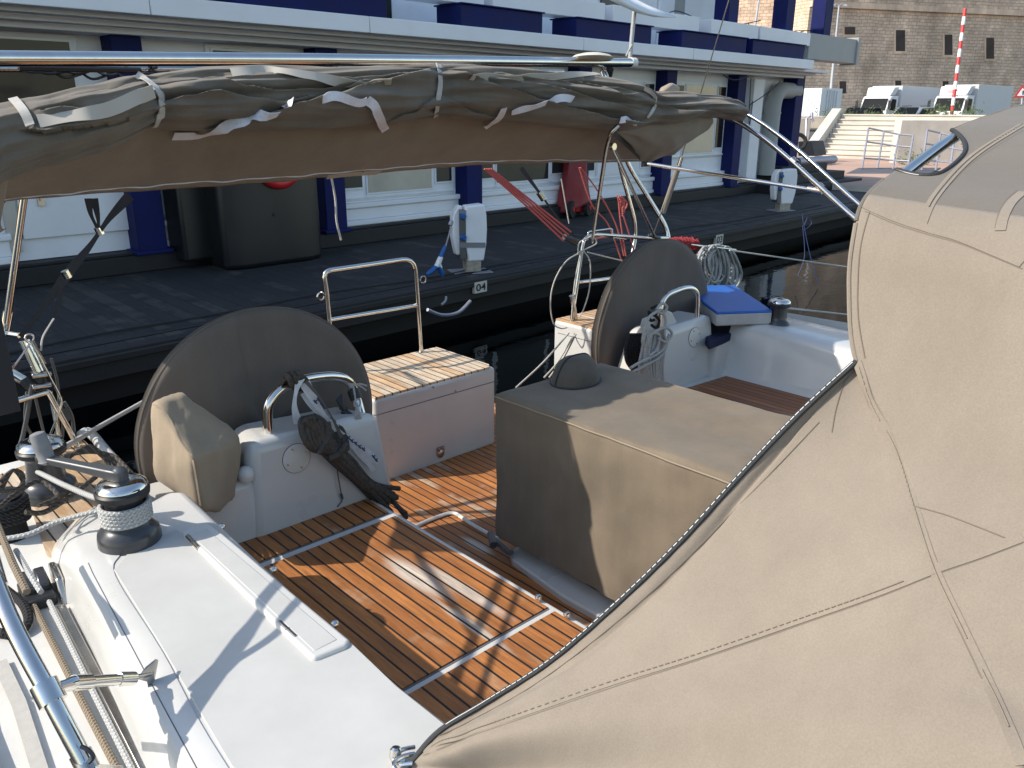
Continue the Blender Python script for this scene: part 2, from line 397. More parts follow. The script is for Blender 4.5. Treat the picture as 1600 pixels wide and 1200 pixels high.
# stone wall of coursed blocks
m = mat('fort_stone', (.35,.28,.22), .9); g = NG(m); tc = g.n('ShaderNodeTexCoord'); uvm = g.n('ShaderNodeUVMap')
bk = g.n('ShaderNodeTexBrick'); bk.inputs['Scale'].default_value = 1; bk.inputs['Brick Width'].default_value = .62; bk.inputs['Row Height'].default_value = .29
bk.inputs['Mortar Size'].default_value = .03; bk.inputs['Mortar Smooth'].default_value = .4; bk.inputs['Bias'].default_value = 0.
bk.inputs['Color1'].default_value = (.80,.59,.43,1); bk.inputs['Color2'].default_value = (.64,.47,.345,1); bk.inputs['Mortar'].default_value = (.46,.345,.26,1)
dn_ = g.n('ShaderNodeTexNoise'); dn_.inputs['Scale'].default_value = .8; g.l(uvm.outputs[0], dn_.inputs['Vector']); dv_ = g.n('ShaderNodeVectorMath', operation='SCALE'); g.l(dn_.outputs[1], dv_.inputs[0]); dv_.inputs['Scale'].default_value = .22; da_ = g.n('ShaderNodeVectorMath', operation='ADD'); g.l(uvm.outputs[0], da_.inputs[0]); g.l(dv_.outputs[0], da_.inputs[1]); g.l(da_.outputs[0], bk.inputs['Vector'])
pz = g.noise(tc.outputs['Object'], .35, 8, .7); p2 = g.noise(g.scale(tc.outputs['Object'], (1,1,.12)), .6, 6, .7)
vs = g.n('ShaderNodeVectorMath', operation='SCALE'); g.l(bk.outputs[0], vs.inputs[0]); g.l(g.m('MULTIPLY', g.rng(pz, .3, .7, .65, 1.3), g.rng(p2, .3, .7, .75, 1.2)), vs.inputs['Scale']); g.l(vs.outputs[0], g.b.inputs['Base Color'])
g.bump(g.m('ADD', g.m('MULTIPLY', bk.outputs[1], -1.), g.noise(tc.outputs['Object'], 3, 6)), .6, .08); M['fort'] = m
# water
m = mat('harbour_water', (.0008,.0012,.0015), .03, spec=.12); g = NG(m); ge = g.n('ShaderNodeNewGeometry')
h = g.m('ADD', g.noise(g.scale(ge.outputs['Position'], (1, 2.2, 1)), 1.1, 3, .5), g.m('MULTIPLY', g.noise(ge.outputs['Position'], 5, 2), .25)); g.bump(h, .10, .05); M['water'] = m

# ============================================================ SETTING
mb = MB().add([(-150,-150,-.65),(300,-150,-.65),(300,300,-.65),(-150,300,-.65)], [(0,1,2,3)]); struct(mb.build('water', M['water']))

# ---- pontoon (front edge D0-D1), building behind it
D0 = V((1.626, 7.82, 0)); D1 = V((20.0, 9.0, 0)); DU = (D1-D0).normalized(); DN = V((-DU.y, DU.x, 0))   # DN away from the boat
def dk(s, n, z): return D0+DU*s+DN*n+V((0,0,z))
B0 = V((2.224, 11.904, 0)); BU = V((.99931, .03695, 0)); BN = V((.03695, -.99931, 0))     # BN towards the boat
def bp(s, off, z): return B0+BU*s+BN*off+V((0,0,z))
def bbox(mb, s0, s1, o0, o1, z0, z1):
    p = [bp(s0,o0,z0), bp(s1,o0,z0), bp(s1,o1,z0), bp(s0,o1,z0)]
    return mb.prism([(q.x, q.y) for q in p], z0, z1)
pont = thing('floating_pontoon', 'long dark board-decked pontoon in the shade with plated berth numbers along its edge', 'pontoon', (8, 10, -.6))
q = [dk(-14,0.12,0), dk(22.5,0.12,0), dk(22.5,4.4,0), dk(-14,6.2,0)]
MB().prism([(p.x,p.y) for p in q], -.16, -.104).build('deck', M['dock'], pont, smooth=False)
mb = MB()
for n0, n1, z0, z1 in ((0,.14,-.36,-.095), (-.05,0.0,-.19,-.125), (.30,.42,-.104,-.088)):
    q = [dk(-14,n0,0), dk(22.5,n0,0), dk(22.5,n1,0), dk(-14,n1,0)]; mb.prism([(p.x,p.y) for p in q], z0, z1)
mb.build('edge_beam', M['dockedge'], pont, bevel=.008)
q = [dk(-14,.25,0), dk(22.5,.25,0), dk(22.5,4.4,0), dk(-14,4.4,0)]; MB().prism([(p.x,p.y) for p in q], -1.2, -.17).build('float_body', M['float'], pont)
# a cable lying along the deck edge and a few hoses
mb = MB(); pts = [dk(s, .55+.10*math.sin(s*.7)+.05*math.sin(s*2.3), -.085) for s in np.arange(-8, 18, .4)]; mb.tube(spl(pts, 3), .012, 6)
tag(mb.build('power_cable', M['rubber']), 'thin black cable lying along the outer edge of the pontoon boards', 'cable')

# ---- building
bld = thing('harbour_building', 'long white two storey pontoon building with navy blue steel columns and stepped white eaves', 'building', tuple(bp(8, -3, -.1)))
mb = MB(); bbox(mb, -12, 20.2, -6, .02, .18, 3.3); bbox(mb, -12, 16.8, -6, -.30, 3.3, 8.2); mb.build('wall', M['bwhite'], bld, smooth=False)
mb = MB(); bbox(mb, -12, 20.3, -.5, .34, -.1, .13); bbox(mb, -12, 20.3, -.5, .26, .13, .17); mb.build('plinth', M['curb'], bld, bevel=.01)
mb = MB()
for z0, z1, o in ((.17,.26,.14), (.26,.46,.10), (.46,.55,.15)): [bbox(mb, a_, b_, -.1, o, z0, z1) for a_, b_ in ((-12,.2),(1.95,2.9),(4.9,17.9))]
mb.build('skirting', M['bwhite2'], bld, bevel=.02, seg=3)
cols = [-7.35, -4.25, -1.2, 1.86, 4.86, 7.92, 11.05, 14.15, 17.32]
for s in cols:
    mb = MB(); bbox(mb, s-.20, s+.20, .0, .34, .13, 3.2); bbox(mb, s-.26, s+.26, .0, .40, .13, .19)
    mb.build('column', M['navy'], bld, bevel=.015)
mb = MB(); bbox(mb, 20.08, 20.55, .0, .45, -.1, 3.3); mb.build('column', M['navy'], bld, bevel=.015)
for s in (15.9, 18.7, 20.9):
    mb = MB(); bbox(mb, s-.22, s+.22, .35, .75, 3.4, 8.2); mb.build('column', M['navy'], bld, bevel=.015)
# soffit steps and gutter board
mb = MB()
for z0, z1, o in ((2.93,3.0,.50), (3.0,3.06,.72), (3.06,3.12,.98)): bbox(mb, -12, 20.4+(o-.55), .0, o, z0, z1)
mb.build('soffit', M['bsoffit'], bld, bevel=.008)
mb = MB()
for s0, s1 in ((-12,-5.2),(-5.19,1.85),(1.86,5.05),(5.06,9.9),(9.91,13.6),(13.61,19.35)): bbox(mb, s0, s1, .0, 1.22, 3.11, 3.335)
mb.build('gutter_board', M['bwhite2'], bld, bevel=.01)
beams = [(-6.6,-4.3),(-3.5,-1.4),(-.2,1.9),(3.0,5.42),(6.9,8.83),(9.75,12.1),(13.2,15.9),(16.2,18.85)]
for s0, s1 in beams:
    mb = MB(); bbox(mb, s0, s1, .55, 1.16, 3.34, 3.66); bbox(mb, s0-.02, s1+.03, .5, 1.20, 3.66, 3.685); mb.build('blue_beam', M['navy'], bld, bevel=.01)
for i, (s0, s1) in enumerate([(-6,-2.6),(-2.4,.9),(1.1,4.4),(5.5,7.55),(7.75,10.75),(11.0,14.05),(14.55,16.65),(16.75,19.4)]):
    mb = MB(); bbox(mb, s0, s1, .60, 1.02, 3.69, 4.0 if i > 2 else 4.05); mb.build('parapet_box', M['bwhite2'], bld, bevel=.012)
# upper storey glazing
for s0, s1 in ((-9,-6.5),(-3.6,-1.2),(1.9,4.1),(5.2,6.6),(8.9,9.6),(12.2,13.0)):
    mb = MB(); bbox(mb, s0, s1, -.29, -.26, 3.38, 5.2); mb.build('upper_window', M['glass'], bld)
mb = MB(); bbox(mb, 14.3, 16.6, -.29, -.24, 3.4, 5.6); f = mb.build('upper_window', M['frame'], bld, bevel=.01)
mb = MB(); bbox(mb, 14.9, 15.3, -.24, -.22, 4.05, 5.3); mb.build('pane', M['duct'], f)
# lower windows: frame + three panes
def window(s0, s1, z0, z1, side, pane, paneside=None, sill=True):
    mb = MB(); bbox(mb, s0, s1, .0, .06, z0, z1); f = mb.build('window', M['frame'], bld, bevel=.008)
    spans = [(s0+.09, s0+side-.07, paneside or M['glass']), (s0+side+.05, s1-side-.05, pane), (s1-side+.07, s1-.09, paneside or M['glass'])] if side else [(s0+.1, s1-.1, pane)]
    for a, b, mt in spans:
        zz = z0+(.22 if (side and (b-a) < side) else .12)
        mb = MB(); bbox(mb, a-.035, b+.035, .06, .085, zz-.035, z1-.055); bbox(mb, a-.09, b+.09, .06, .095, z0+.03, z0+.06)
        mb.build('sash', M['frame'], f, bevel=.006)
        mb = MB(); bbox(mb, a, b, .085, .092, zz, z1-.09); mb.build('pane', mt, f)
window(5.12, 7.66, .58, 2.72, .52, M['pane_reflect'])
window(8.18, 10.8, .58, 2.72, .52, M['glass'])
window(11.3, 13.9, .58, 2.72, .5, M['bwhite'])
window(14.6, 17.05, .93, 2.72, .5, M['pane_reflect'])
window(2.12, 2.75, .58, 2.72, 0, M['glass'])
window(3.05, 4.60, 2.1, 2.92, 0, M['glass'])
window(-1.9, -.30, .9, 2.92, 0, M['glass']); window(-.25, 1.35, 1.5, 2.92, 0, M['glass'])
window(-4.0, -2.3, .9, 2.80, 0, M['glass'])
# service door on the left with pull handle and a rough stone jamb
mb = MB(); bbox(mb, .35, 1.72, .02, .07, .45, 2.6); d = mb.build('door', M['bwhite2'], bld, bevel=.01)
p0 = bp(.62,.12,.92); p1 = bp(.62,.12,1.32)
mb = MB(); bbox(mb, .58,.66,.07,.10,.86,1.36); mb.tube([p0,p1], .02, 8); mb.build('handle', M['steeld'], d)
mb = MB(); bbox(mb, .17, .31, .02, .10, .3, 1.25); mb.build('stone_jamb', M['stair'], bld)
# white end wall block, duct pipe with elbow, grey box duct past the corner
mb = MB(); bbox(mb, 17.98, 18.52, .02, .31, .25, 2.86); mb.build('end_wall', M['bwhite'], bld, bevel=.02)
mb = MB(); mb.tube(fillet([bp(19.15,.28,.35), bp(19.15,.28,2.60), bp(20.4,.28,2.60)], .5, 10), .215, 20); mb.tube([bp(19.15,.28,1.98),bp(19.15,.28,2.03)], .23, 20); mb.build('duct_pipe', M['duct'], bld)
mb = MB(); bbox(mb, 19.4, 22.35, .55, 1.0, 3.38, 4.02); bbox(mb, 22.35, 22.5, .5, 1.05, 3.34, 4.08); mb.build('box_duct', M['duct'], bld, bevel=.01)
mb = MB()
for a in range(9):
    s = random.uniform(12, 20.5); mb.tube(spl([bp(s, .45+random.random()*.3, 3.72+random.random()*.4), bp(s+.6, .5, 3.9+random.random()*.3), bp(s+1.4+random.random(), .5, 3.75+random.random()*.5)], 6), .012, 5)
mb.tube(spl([bp(15.4,.9,2.86), bp(15.9,.9,2.76), bp(16.6,.9,2.86)], 6), .014, 5); mb.tube(spl([bp(17.6,.42,2.2), bp(18.3,.6,2.55), bp(18.6,.7,2.8)], 6), .014, 5)
mb.tube(spl([bp(17.6,.40,2.86), bp(17.65,.42,1.9), bp(17.72,.42,1.75), bp(17.8,.40,2.3)], 6), .012, 5)
mb.build('loose_wiring', M['black'], bld)
# glazed dark screen right of the tank (brown tinted), black tank and the lifebuoy on it
tank = thing('black_tank', 'tall black plastic cabinet standing against the white wall between two blue columns', 'tank', tuple(bp(3.2, .7, -.1)))
mb = MB(); 
p = [bp(2.58,.35,0), bp(4.12,.35,0), bp(4.18,.55,0), bp(4.10,1.05,0), bp(3.86,1.16,0), bp(2.78,1.16,0), bp(2.52,1.05,0)]
mb.prism([(a.x,a.y) for a in p], -.10, 1.75); mb.build('body', M['tank'], tank, bevel=.07, seg=4)
mb = MB(); bbox(mb, 2.16, 2.62, .10, .62, .0, 1.70); mb.build('side_panel', M['tank'], tank, bevel=.05, seg=3)
mb = MB(); mb.lathe([(.02,0),(.022,.01)], bp(3.28,1.163,.62), BN, 10); mb.build('lock', M['ink'], tank)
mb = MB(); c = bp(3.40, 1.20, 1.345); mb.tube([c+BU*math.cos(a)*.30+V((0,0,1))*math.sin(a)*.30 for a in np.linspace(0, 2*math.pi, 40)[:-1]], .075, 12, closed=True)
tag(mb.build('lifebuoy', M['redp']), 'red ring lifebuoy hanging on the front of the black cabinet', 'lifebuoy')
for s, n in ((2.55, .345), (19.0,.345)):
    mb = MB(); mb.lathe([(.035,0),(.03,.012)], bp(s, n, .02), BN, 14)
    tag(mb.build('deck_light', M['plate']), 'small round pale lamp on the dark plinth ' + ('left of the black cabinet' if s < 10 else 'near the far end of the pontoon'), 'light')

# ---- service pedestals
def pedestal(px, py, label, wpx, sc=1.0, bw=True):
    c = at(px, py, z=-.10); t = thing('power_pedestal', label, 'pedestal', tuple(c), 'service pedestals on the pontoon')
    rx = (at(px+10, py, Y=c.y)-c); ax = V((.93, -.37, 0)); ay = V((.37, .93, 0)); W = wpx
    def L(a, b, z): return c+ax*a+ay*b+V((0,0,z))
    prof = [(-.30,.16),(-.40,.40),(-.44,.60),(-.42,.78),(-.36,.93),(.36,.95),(.45,.80),(.47,.60),(.44,.40),(.33,.16)]
    k = W/.9*sc
    mb = MB(); mb.extr([L(a*k+.03, -.10, z*.98) for a, z in prof], ay*.22); mb.build('housing', M['pedw'], t, bevel=.025, seg=3)
    mb = MB(); mb.extr([L(-.46*k+a, -.07, z) for a, z in ((-.07,.25),(-.12,.5),(-.11,.8),(-.03,.92),(.02,.92),(.02,.25))], ay*.16); mb.build('side_cover', M['pedw'], t, bevel=.02)
    mb = MB(); mb.extr([L(-.40*k+a, -.105, z) for a, z in ((-.05,.2),(-.05,.86),(.035,.86),(.035,.2))], ay*.2); mb.build('socket_panel', M['alu'], t)
    for z in (.78, .50):
        mb = MB(); mb.lathe([(.04,0),(.045,.03),(.03,.06)], L(-.42*k,-.10,z), -ay, 12); mb.build('socket', M['plugb'], t)
    mb = MB(); mb.extr([L(a*k, -.09, z) for a, z in ((-.28,0),(-.28,.17),(.3,.17),(.3,0))], ay*.18); mb.build('foot', M['brass'], t, bevel=.006)
    mb = MB(); mb.extr([L(a, b, .0) for a, b in ((-.3,-.2),(.25,-.2),(.25,.2),(-.3,.2))], V((0,0,.012))); mb.build('base_plate', M['galv'], t)
    if bw:
        for z0, z1 in ((.36,.43),(.82,.88)):
            mb = MB(); mb.extr([L(a*k, -.106, z) for a, z in ((-.56,z0),(-.56,z1),(-.30 if z0 > .5 else .46,z1-.02),(-.30 if z0 > .5 else .46,z0-.02))], -ay*.004); mb.build('tape_band', M['tapeg'], t)
    return t
pedestal(737, 424, 'white service pedestal wrapped with grey tape beside berth plate 04', .33)
pedestal(1222, 329, 'white service pedestal at the far end of the pontoon behind the bare steel strut', .42, 1.05, False)
# blue/white cable splitter hanging off the first pedestal
sp_ = thing('cable_splitter', 'blue and white cable splitter with two plugs hanging beside the taped pedestal', 'splitter', tuple(at(690, 425, z=-.05)))
Yp = 8.45
P_ = lambda x, y, Y=Yp: at(x, y, Y=Y)
mb = MB(); mb.tube(spl([P_(706,350), P_(700,372), P_(696,386)], 5), .010, 6); mb.tube([P_(703,352), P_(706,345)], .03, 8); mb.build('lead', M['galv'], sp_)
mb = MB(); mb.tube([P_(696,384), P_(692,393), P_(688,402)], [.022,.03,.03], 10); mb.tube([P_(682,416), P_(674,424), P_(666,429)], [.03,.035,.02], 10); mb.tube([P_(686,416), P_(690,426), P_(691,432)], [.03,.035,.02], 10); mb.build('plug', M['plugb'], sp_)
mb = MB(); mb.tube([P_(689,401), P_(685,411), P_(681,417)], [.032,.038,.03], 10); mb.tube([P_(685,410), P_(688,419)], .03, 10); mb.build('splitter_body', M['pedw'], sp_)
# ---- berth plates (text)
def plate(text, px0, py0, px1, py1, label, skew=0):
    # on the pontoon's front face
    def hit(x, y):
        d = ray(x, y); p0 = D0-DN*.056; t = (p0-CAM).dot(DN)/d.dot(DN); return CAM+d*t
    a = hit(px0, py1); b = hit(px1, py1); wd = (b-a).dot(DU); hgt = (hit(px0, py0)-a).z
    c = a
    t = thing('number_plate', label, 'number plate', tuple(c), 'berth number plates')
    mb = MB(); mb.extr([c, c+DU*wd, c+DU*wd+V((0,0,hgt)), c+V((0,0,hgt))], DN*.05); mb.build('plate', M['plate'], t)
    cu = bpy.data.curves.new('txt', 'FONT'); cu.body = text; cu.size = 1; cu.align_x = 'CENTER'; cu.align_y = 'CENTER'; cu.offset = .018; to = bpy.data.objects.new('txt', cu); COL.objects.link(to)
    bpy.context.view_layer.update(); me = bpy.data.meshes.new_from_object(to.evaluated_get(bpy.context.evaluated_depsgraph_get())); bpy.data.objects.remove(to)
    xs = [v.co.x for v in me.vertices]; ys = [v.co.y for v in me.vertices]; x0, x1, y0, y1 = min(xs), max(xs), min(ys), max(ys)
    mb = MB(); mb.add([c+DU*(wd*(.10+.80*(v.co.x-x0)/(x1-x0)))+V((0,0,hgt*(.16+.68*(v.co.y-y0)/(y1-y0))))-DN*.003 for v in me.vertices], [tuple(p.vertices) for p in me.polygons])
    mb.build('numerals', M['ink'], t, smooth=False); return t
plate('04', 742, 442, 761, 459, 'pale berth number plate reading 04 below the taped pedestal')
plate('03', 1118, 368, 1129, 383, 'small berth number plate reading 03 above the grey rope coil')
# ---- red covered trolley
tr = thing('covered_trolley', 'red fabric covered trolley with black wheels parked by the white wall', 'trolley', tuple(at(895, 345, z=-.1)))
c = at(895, 338, z=-.1); Yt = c.y
q = lambda x, y, Y=0: at(x, y, Y=Yt+Y)
mb = MB()
def tf(u, v):
    a = u*2*math.pi; zz = v
    wid = .26+.10*(1-v)**1.5+.03*math.sin(3*a+v*5); dep = .22+.05*(1-v)
    return c+V((.02+.10*(1-v)*math.cos(a)+wid*math.cos(a)*(1-.25*v), dep*math.sin(a), .22+v*1.25+.10*math.cos(a)*(1-v)-.06*noise.noise(V((u*6,v*4,3)))))+V((.05*noise.noise(V((math.cos(a)*2,math.sin(a)*2,v*3))),.05*noise.noise(V((math.sin(a)*2,v*3,7+math.cos(a)))),0))
mb.grid(tf, 40, 20); mb.build('cover', M['redc'], tr, solid=.01)
mb = MB(); mb.box(c+V((-.22,-.15,.1)), c+V((.22,.2,.5))); mb.build('bin', M['redp'], tr, bevel=.03)
for dx in (-.25, .27):
    mb = MB(); mb.lathe([(.05,-.05),(.17,-.05),(.18,0),(.17,.05),(.05,.05)], c+V((dx,-.18,.18)), (.35,-.94,0), 20); wv = mb.build('wheel', M['tyre'], tr)
    mb = MB(); mb.lathe([(.06,0),(.05,.07)], c+V((dx,-.18,.18)), (.35,-.94,0), 12); mb.build('hub', M['redp'], wv)
# strap and lines hanging off the eaves are built with the boat
# ---- far end of pontoon: dark steps, ramp, railing
stp = thing('wooden_steps', 'dark timber platform steps at the far end of the pontoon building', 'steps', tuple(bp(20.5, 1, -.1)))
mb = MB()
for k in range(3): bbox(mb, 18.6+.5*k, 23.2-.35*k, -2, 1.35-.42*k, -.1+.22*k, -.1+.22*(k+1))
mb.build('tread', M['dockedge'], stp, bevel=.01)
mb = MB(); mb.tube([bp(20.6,.45,.66), bp(23.4,.30,.62)], .12, 12); mb.build('pipe', M['galv'], stp)
PL = .05
pav = MB().add([(23.5,3,PL),(90,3,PL),(90,60,PL),(23.5,60,PL)], [(0,1,2,3)]); struct(pav.build('quay_paving', M['pav']))
mb = MB().box((23.4,3,-1.2), (23.9,60,PL-.005)); tag(mb.build('quay_wall', M['stair']), 'pale stone quay wall edge below the pink paving', 'quay wall')
rp = thing('gangway_ramp', 'grey metal ramp leading from the pontoon up to the pink paving', 'ramp', (24, 10.6, -.1))
a, b = at(1290,285,z=-.09), at(1420,285,z=-.09); c_, d_ = at(1342,262,z=.16), at(1470,262,z=.16)
mb = MB(); mb.extr([a,b,d_,c_], (0,0,-.05)); mb.build('ramp_plate', M['ramp'], rp)
rl = thing('ramp_railing', 'grey tubular railing with square openings standing along the ramp', 'railing', tuple(at(1345,262,z=.16)))
def rail_panel(pb, pt):   # list of bottom and top pixels
    Bs = [at(x, y, z=.16) for x, y in pb]; Ts = []
    for (x, y), b in zip(pt, Bs):
        d = (b-CAM).dot(FWD); Ts.append(at(x, y, D=d))
    for b, t in zip(Bs, Ts): MB().tube([b, t], .035, 8).build('post', M['galv'], rl)
    for k in (1.0, .66, .25):
        MB().tube([b.lerp(t, k) for b, t in zip(Bs, Ts)], .03, 8).build('rail', M['galv'], rl)
rail_panel([(1347,263),(1371,263),(1395,264),(1418,265)], [(1357,200),(1381,205),(1405,210),(1427,212)])
rail_panel([(1440,266),(1462,266),(1484,268),(1506,270)], [(1449,203),(1470,208),(1492,213),(1514,218)])
# ---- stairs, parapet walls, upper road
n_ = V((.607,.795,0)); t_ = V((.795,-.607,0)); s0 = at(1277, 246, z=.05); a_ = math.radians(37); fh = V((_f.x,_f.y,0)).normalized(); n_ = fh*math.cos(a_)+V((fh.y,-fh.x,0))*math.sin(a_); t_ = V((n_.y,-n_.x,0)); SW = 9.0
st = thing('stone_stairs', 'broad flight of pale stone steps climbing from the paving to the upper quay', 'stairs', tuple(s0))
mb = MB()
for k in range(9):
    a = s0+n_*(.36*k); q = [a, a+t_*SW, a+t_*SW+n_*3.8, a+n_*3.8]; mb.prism([(p.x,p.y) for p in q], .05+.21*k, .05+.21*(k+1))
mb.build('flight', M['stair'], st, smooth=False)
mb = MB()
for k in range(9):
    a = s0+n_*(.36*k-.045); z_ = .05+.21*(k+1); q = [a, a+t_*SW, a+t_*SW+n_*.30, a+n_*.30]; mb.prism([(p.x,p.y) for p in q], z_-.05, z_+.004)
mb.build('nosing', M['stair'], st, smooth=False)
mb = MB(); a = s0-t_*.02
mb.extr([a-n_*.3+V((0,0,.0)), a+n_*3.4+V((0,0,.0)), a+n_*3.4+V((0,0,2.15)), a+n_*2.9+V((0,0,2.15)), a-n_*.3+V((0,0,.6))], -t_*.45); mb.build('cheek_wall', M['stair'], st, bevel=.02)
def wallseg(px0, px1, ytop, ybot, D, thick, name, label, cat, m=M['stair']):
    a, b = at(px0, ytop, D=D), at(px1, ytop, D=D); zt = a.z; zb = at(px0, ybot, D=D).z
    dv = (b-a); dv.z = 0; nn = V((-dv.y, dv.x, 0)).normalized(); nn = nn if nn.dot(FWD) > 0 else -nn
    q = [a, V((b.x,b.y,0)), V((b.x,b.y,0))+nn*thick, V((a.x,a.y,0))+nn*thick]
    mb = MB(); mb.prism([(p.x,p.y) for p in q], zb, zt); return tag(mb.build(name, m, bevel=.03), label, cat)
wallseg(1165, 1268, 184, 262, 33.5, .5, 'planter_wall', 'pale stone retaining wall left of the steps behind the blue end column', 'wall')
wallseg(1409, 1640, 187, 268, 33.0, .6, 'retaining_wall', 'rough pale stone retaining wall right of the steps behind the railing', 'wall')
wallseg(1150, 1640, 180.5, 200, 40.0, .4, 'parapet_wall', 'low pale parapet along the upper quay in front of the parked trucks', 'wall')
UZ = .75
a = at(1100, 190, D=41); q = [at(1000,190,D=41), at(1900,190,D=41), at(1900,190,D=110), at(1000,190,D=140)]
mb = MB(); mb.add([V((p.x,p.y,UZ)) for p in q], [(0,1,2,3)]); struct(mb.build('upper_road', M['asph']))
mb = MB(); mb.tube([at(1259,216,D=33.2), at(1260,186,D=33.2), at(1266,181,D=33.2), at(1271,190,D=33.2)], .05, 6); mb.tube([at(1268,186,D=33.2), at(1268,176,D=33.2)], .06, 6); tag(mb.build('standpipe', M['galv']), 'thin grey standpipe on the low wall left of the stone steps', 'pipe')
mb = MB(); p = [at(x, y, D=31.5) for x, y in ((1247,221),(1268,221),(1273,244),(1247,244))]; mb.extr(p, n_*1.5); tag(mb.build('planter_box', M['curb'], bevel=.03), 'dark square planter box at the foot of the stone steps', 'planter')
# weeds on the parapet
def shrub(px, py, D, sz, nleaf, label, mt, group):
    c = at(px, py, D=D); mb = MB()
    for i in range(nleaf):
        d = V((random.gauss(0,1)*1.5, random.gauss(0,1), abs(random.gauss(0,.75)))); p = c+d*sz*.5
        u = V((random.gauss(0,1),random.gauss(0,1),random.gauss(0,1)+.6)).normalized(); v = u.orthogonal().normalized(); l = sz*random.uniform(.18,.34)
        mb.add([p, p+u*l*.5+v*l*.2, p+u*l, p+u*l*.5-v*l*.2], [(0,1,2,3)])
    tag(mb.build('shrub', mt, smooth=False), label, 'shrub', group)
for px, py, sz, lb in ((1297,183,.5,'small green weed on the parapet in front of the white container'), (1321,183,.45,'low green weed on the parapet just right of the container'),
                       (1362,184,.55,'dark tuft of weed on the parapet below the left truck'), (1402,186,.5,'sparse weeds on the parapet below the silver car'), (1470,180,.75,'wide green bush on the parapet in front of the right truck'), (1512,182,.6,'green bush at the parapet near the canvas hood')):
    shrub(px, py, 39.6, sz, 150, lb, M['leaf'], 'weeds on the parapet')
shrub(1415, 258, 32.5, .5, 130, 'yellow green weeds at the foot of the retaining wall', M['leaf'], None) if False else None
shrub(1430, 257, 32.6, .6, 160, 'yellow green weeds growing at the foot of the retaining wall', M['leaf'], 'weeds on the parapet')
# ---- fort wall
def fortseg(pa, pb, D0_, D1_, ytopA, ytopB, name, label, wins=(), m=M['fort'], cornice=True):
    a = at(pa, ytopA, D=D0_); b = at(pb, ytopB, D=D1_); a2 = V((a.x,a.y,-1)); b2 = V((b.x,b.y,-1)); L = (b2-a2).length; u = (b2-a2)/L; nn = V((-u.y,u.x,0)); nn = nn if nn.dot(FWD) > 0 else -nn
    t = thing(name, label, 'fort wall', tuple(a2))
    H_ = max(a.z, b.z)+(9 if cornice else 6); mb = MB()
    vs = [a2, b2, b2+V((0,0,H_)), a2+V((0,0,H_))]; vs += [v+nn*6 for v in vs]
    uvq = [(0,0),(L,0),(L,H_),(0,H_)]
    mb.add(vs, [(0,1,2,3),(7,6,5,4),(3,2,6,7),(0,3,7,4),(1,5,6,2)], [uvq, uvq, uvq, [(0,0),(0,H_),(6,H_),(6,0)], [(0,0),(6,0),(6,H_),(0,H_)]])
    mb.build('masonry', m, t, smooth=False)
    if cornice:
        mb = MB(); p = a2-nn*.35+V((0,0,H_-8.4)); mb.extr([p, p+u*L, p+u*L+V((0,0,.5)), p+V((0,0,.5))], nn*.34); mb.build('string_course', M['fort'], t)
    for x0, y0, x1, y1 in wins:
        def hit(x, y):
            d = ray(x, y); k = (a2-CAM).dot(nn)/d.dot(nn); return CAM+d*k
        A, B, Cc, Dd = hit(x0,y1), hit(x1,y1), hit(x1,y0), hit(x0,y0)
        mb = MB(); mb.extr([A-nn*.02,B-nn*.02,Cc-nn*.02,Dd-nn*.02], nn*.015); mb.build('window_recess', M['recess'], t)
        mb = MB(); w_ = .18
        uu = u; Z = V((0,0,1))
        mb.extr([A-nn*.07-uu*w_, B-nn*.07+uu*w_, B-nn*.07+uu*w_-Z*.22, A-nn*.07-uu*w_-Z*.22], nn*.06); mb.extr([A-nn*.07-uu*w_, A-nn*.07, Dd-nn*.07, Dd-nn*.07-uu*w_], nn*.06); mb.build('window_frame', M['fort'], t)
    return t
fortseg(1266, 1760, 74, 84, 4, 26, 'fort_wall', 'high shaded fortress wall of coursed brown stone with small square openings',
        [(1399,47,1414,80),(1475,54,1488,86),(1540,59,1553,92),(1311,127,1322,146),(1398,126,1408,136),(1472,127,1482,138),(1319,42,1336,54)])
fortseg(700, 1262, 92, 76, -60, -60, 'fort_wall', 'sunlit fortress wall behind the white building', [], M['fort'], False)
# ---- container, trucks, cars
cv = thing('shipping_container', 'white corrugated shipping container parked beyond the parapet', 'container', (0,0,0))
def oriented(t, px, py, D, z, fwd_r, fwd_d):
    """place local frame (local +x = front) with heading given in view-right / view-depth parts"""
    p = at(px, py, D=D); h = _r*fwd_r+V((_f.x,_f.y,0))*fwd_d; h.normalize(); t.location = (p.x, p.y, z); t.rotation_euler = (0,0,math.atan2(h.y,h.x))
mb = MB(); mb.box((-3,-1.22,0), (3,1.22,2.55)); 
for i in range(22):
    x = -2.85+i*.265; mb.box((x,-1.26,.15), (x+.14,-1.22,2.4)); mb.box((x,1.22,.15), (x+.14,1.26,2.4))
mb.build('shell', M['truckw'], cv, bevel=.012)
mb = MB()
for y in (-.55,-.25,.25,.55): mb.tube([(3.04,y,.1),(3.04,y,2.45)], .03, 6)
mb.box((3.0,-.02,.1),(3.03,.02,2.45)); mb.build('door_bars', M['truckg'], cv)
oriented(cv, 1238, 172, 58, UZ+.25, .60, -.80)
